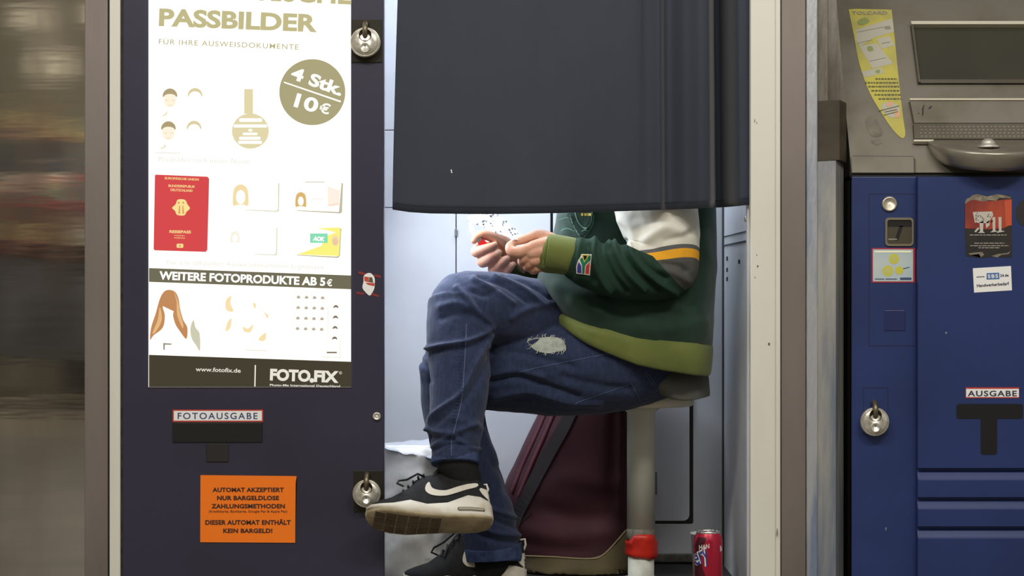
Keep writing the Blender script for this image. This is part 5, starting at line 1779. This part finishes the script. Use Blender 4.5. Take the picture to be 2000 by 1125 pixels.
# ------------------------------------------------------------------ lighter, its flame and the foil strip
lt = thing('lighter', tuple(P(946, 478, .296)), 'small red lighter held upright in the far fist, burning', 'lighter')
def dirbox(name, p0, p1, w, dpt, m, par):
    d_ = p1 - p0
    t = d_.normalized()
    nrm_ = t.cross(Vector((0, 1, 0))).normalized()
    pts = [p0 + nrm_ * w + Vector((0, -dpt, 0)), p0 - nrm_ * w + Vector((0, -dpt, 0)), p0 - nrm_ * w + Vector((0, dpt, 0)), p0 + nrm_ * w + Vector((0, dpt, 0))]
    return MB().prism(pts, d_).build(name, m, par)
la, lb_ = P(966, 500, .300), P(934, 467, .296)
dirbox('body', la, P(938, 471, .2965), .009, .0055, mat('lighter_red', (214, 44, 46), .3), lt)
dirbox('hood', P(938, 471, .2965), P(929, 462, .296), .0068, .0055, mat('lighter_metal', (214, 212, 206), .25, .9), lt)
w_ = P(938.5, 461, .296)
MB().lathe([(0, -.004), (.0055, -.004), (.006, -.003), (.006, .003), (.0055, .004), (0, .004)], w_, 18, 'y').build('spark_wheel', black, lt, True)
fl0 = P(928, 461, .296)
q = MB()
fp_ = crv([(928, 462, .296, 1.5), (924.5, 455, .296, 4.2), (921, 446, .296, 4.6), (918, 437, .296, 3.0), (915.5, 428, .296, .9)], 6)
q.tube(pxtube(fp_, 1), 14)
q.build('flame', emit('flame', (255, 226, 178), 6.0), lt, True)
pl_ = bpy.data.lights.new('flame_light', 'POINT')
pl_.energy, pl_.color, pl_.shadow_soft_size = .13, (1.0, .72, .45), .012
po_ = bpy.data.objects.new('flame_light', pl_)
po_.location = P(919, 440, .285)
COL.objects.link(po_)
# foil: crumpled strip from the near fingertips out over the flame
rows = []
NU, NV = 26, 9
for i in range(NU + 1):
    u = i / NU
    cx, cy = 1014 + (918 - 1014) * u, 463 + (418 - 463) * u - 5 * math.sin(u * 3.1)
    hw = 7 + 13 * min(1, u * 2.2) - 4 * u
    Yc = .078 + .20 * u
    row = []
    for k in range(NV + 1):
        v_ = (k / NV - .5) * 2
        px, py = cx + v_ * hw * .45, cy - v_ * hw * .85
        row.append(P(px, py, Yc + .02 * v_ + .020 * noise.noise(Vector((u * 9, v_ * 2.2, 5))) + .009 * noise.noise(Vector((u * 22, v_ * 5, 2)))))
    rows.append(row)
vs = [p for r__ in rows for p in r__]
fs = [(i * (NV + 1) + k, (i + 1) * (NV + 1) + k, (i + 1) * (NV + 1) + k + 1, i * (NV + 1) + k + 1) for i in range(NU) for k in range(NV)]
fo_ = MB().add(vs, fs).build('foil_strip', mat('aluminium_foil', (240, 241, 243), .27, 1.0), None, False)
tag(fo_, 'crumpled silver foil strip held in the near hand over the flame', 'foil')
sd = fo_.modifiers.new('sheet', 'SOLIDIFY')
sd.thickness = .0004

# ------------------------------------------------------------------ what the polished sheet mirrors: an unseen stall, made up for its coloured streaks
stall = thing('added_stall', (-2.8, -8.2, 0), 'invented stall of coloured cloth strips, added to be mirrored in the polished steel sheet', 'stall')
MB().box((-3.5, -8.6, .28), (-2.15, -8.2, 1.05), .02).build('counter', mat('stall_dark', (58, 56, 58), .7, 0, (84, 82, 84), 3), stall)
MB().box((-3.6, -8.62, 1.05), (-2.1, -8.56, 1.80), .01).build('back_panel', mat('stall_back', (70, 72, 66), .8, 0, (92, 92, 84), 3), stall)
for i, (x, ) in enumerate(((-3.35,), (-2.65,), (-2.3,))):
    MB().box((x - .09, -8.5, 0), (x + .05, -8.3, .3)).build('leg', mat('stall_leg', (48, 46, 46), .7), stall)
random.seed(21)
colr = [(150, 46, 50), (186, 170, 104), (64, 96, 88), (190, 184, 168), (134, 52, 58), (70, 70, 84), (104, 122, 130), (60, 58, 58)]
for i in range(18):
    c = colr[i % len(colr)]
    x0, z0 = -2.28 - .02 * random.random(), .92 + i * .040
    ang = random.uniform(-.12, .22)
    l = random.uniform(.7, 1.35)
    w = random.uniform(.008, .026)
    q = MB().tube([(x0, -8.1 + random.uniform(-.06, .06), z0, w), (x0 - l * .5, -8.15, z0 + l * .5 * math.tan(ang) + .03, w * .8), (x0 - l, -8.2, z0 + l * math.tan(ang) - .03, w * .5)], 10)
    q.build('cloth_strip', mat('cloth_%d' % (i % len(colr)), c, .7), stall, True)
lm = emit('lamp_glow', (255, 244, 214), 2.2)
for i, (x, y, z) in enumerate(((-2.75, -8.0, 2.06), (-2.5, -8.4, 2.42), (-3.05, -8.8, 2.45))):
    h_ = thing('hall_lamp', (x, y, z), ['hall lamp above the stall, mirrored in the steel sheet', 'hall lamp behind the stall nearest the frame edge', 'hall lamp farthest behind the stall'][i], 'lamp', 'hall lamps')
    MB().box((x - .14, y - .05, z - .02), (x + .14, y + .05, z + .02), .01).build('diffuser', lm, h_)
    MB().box((x - .15, y - .06, z + .02), (x + .15, y + .06, z + .06), .005).build('housing', frame_m, h_)
    MB().box((x - .008, y - .008, z + .06), (x + .008, y + .008, 3.4)).build('hanger', frame_m, h_)
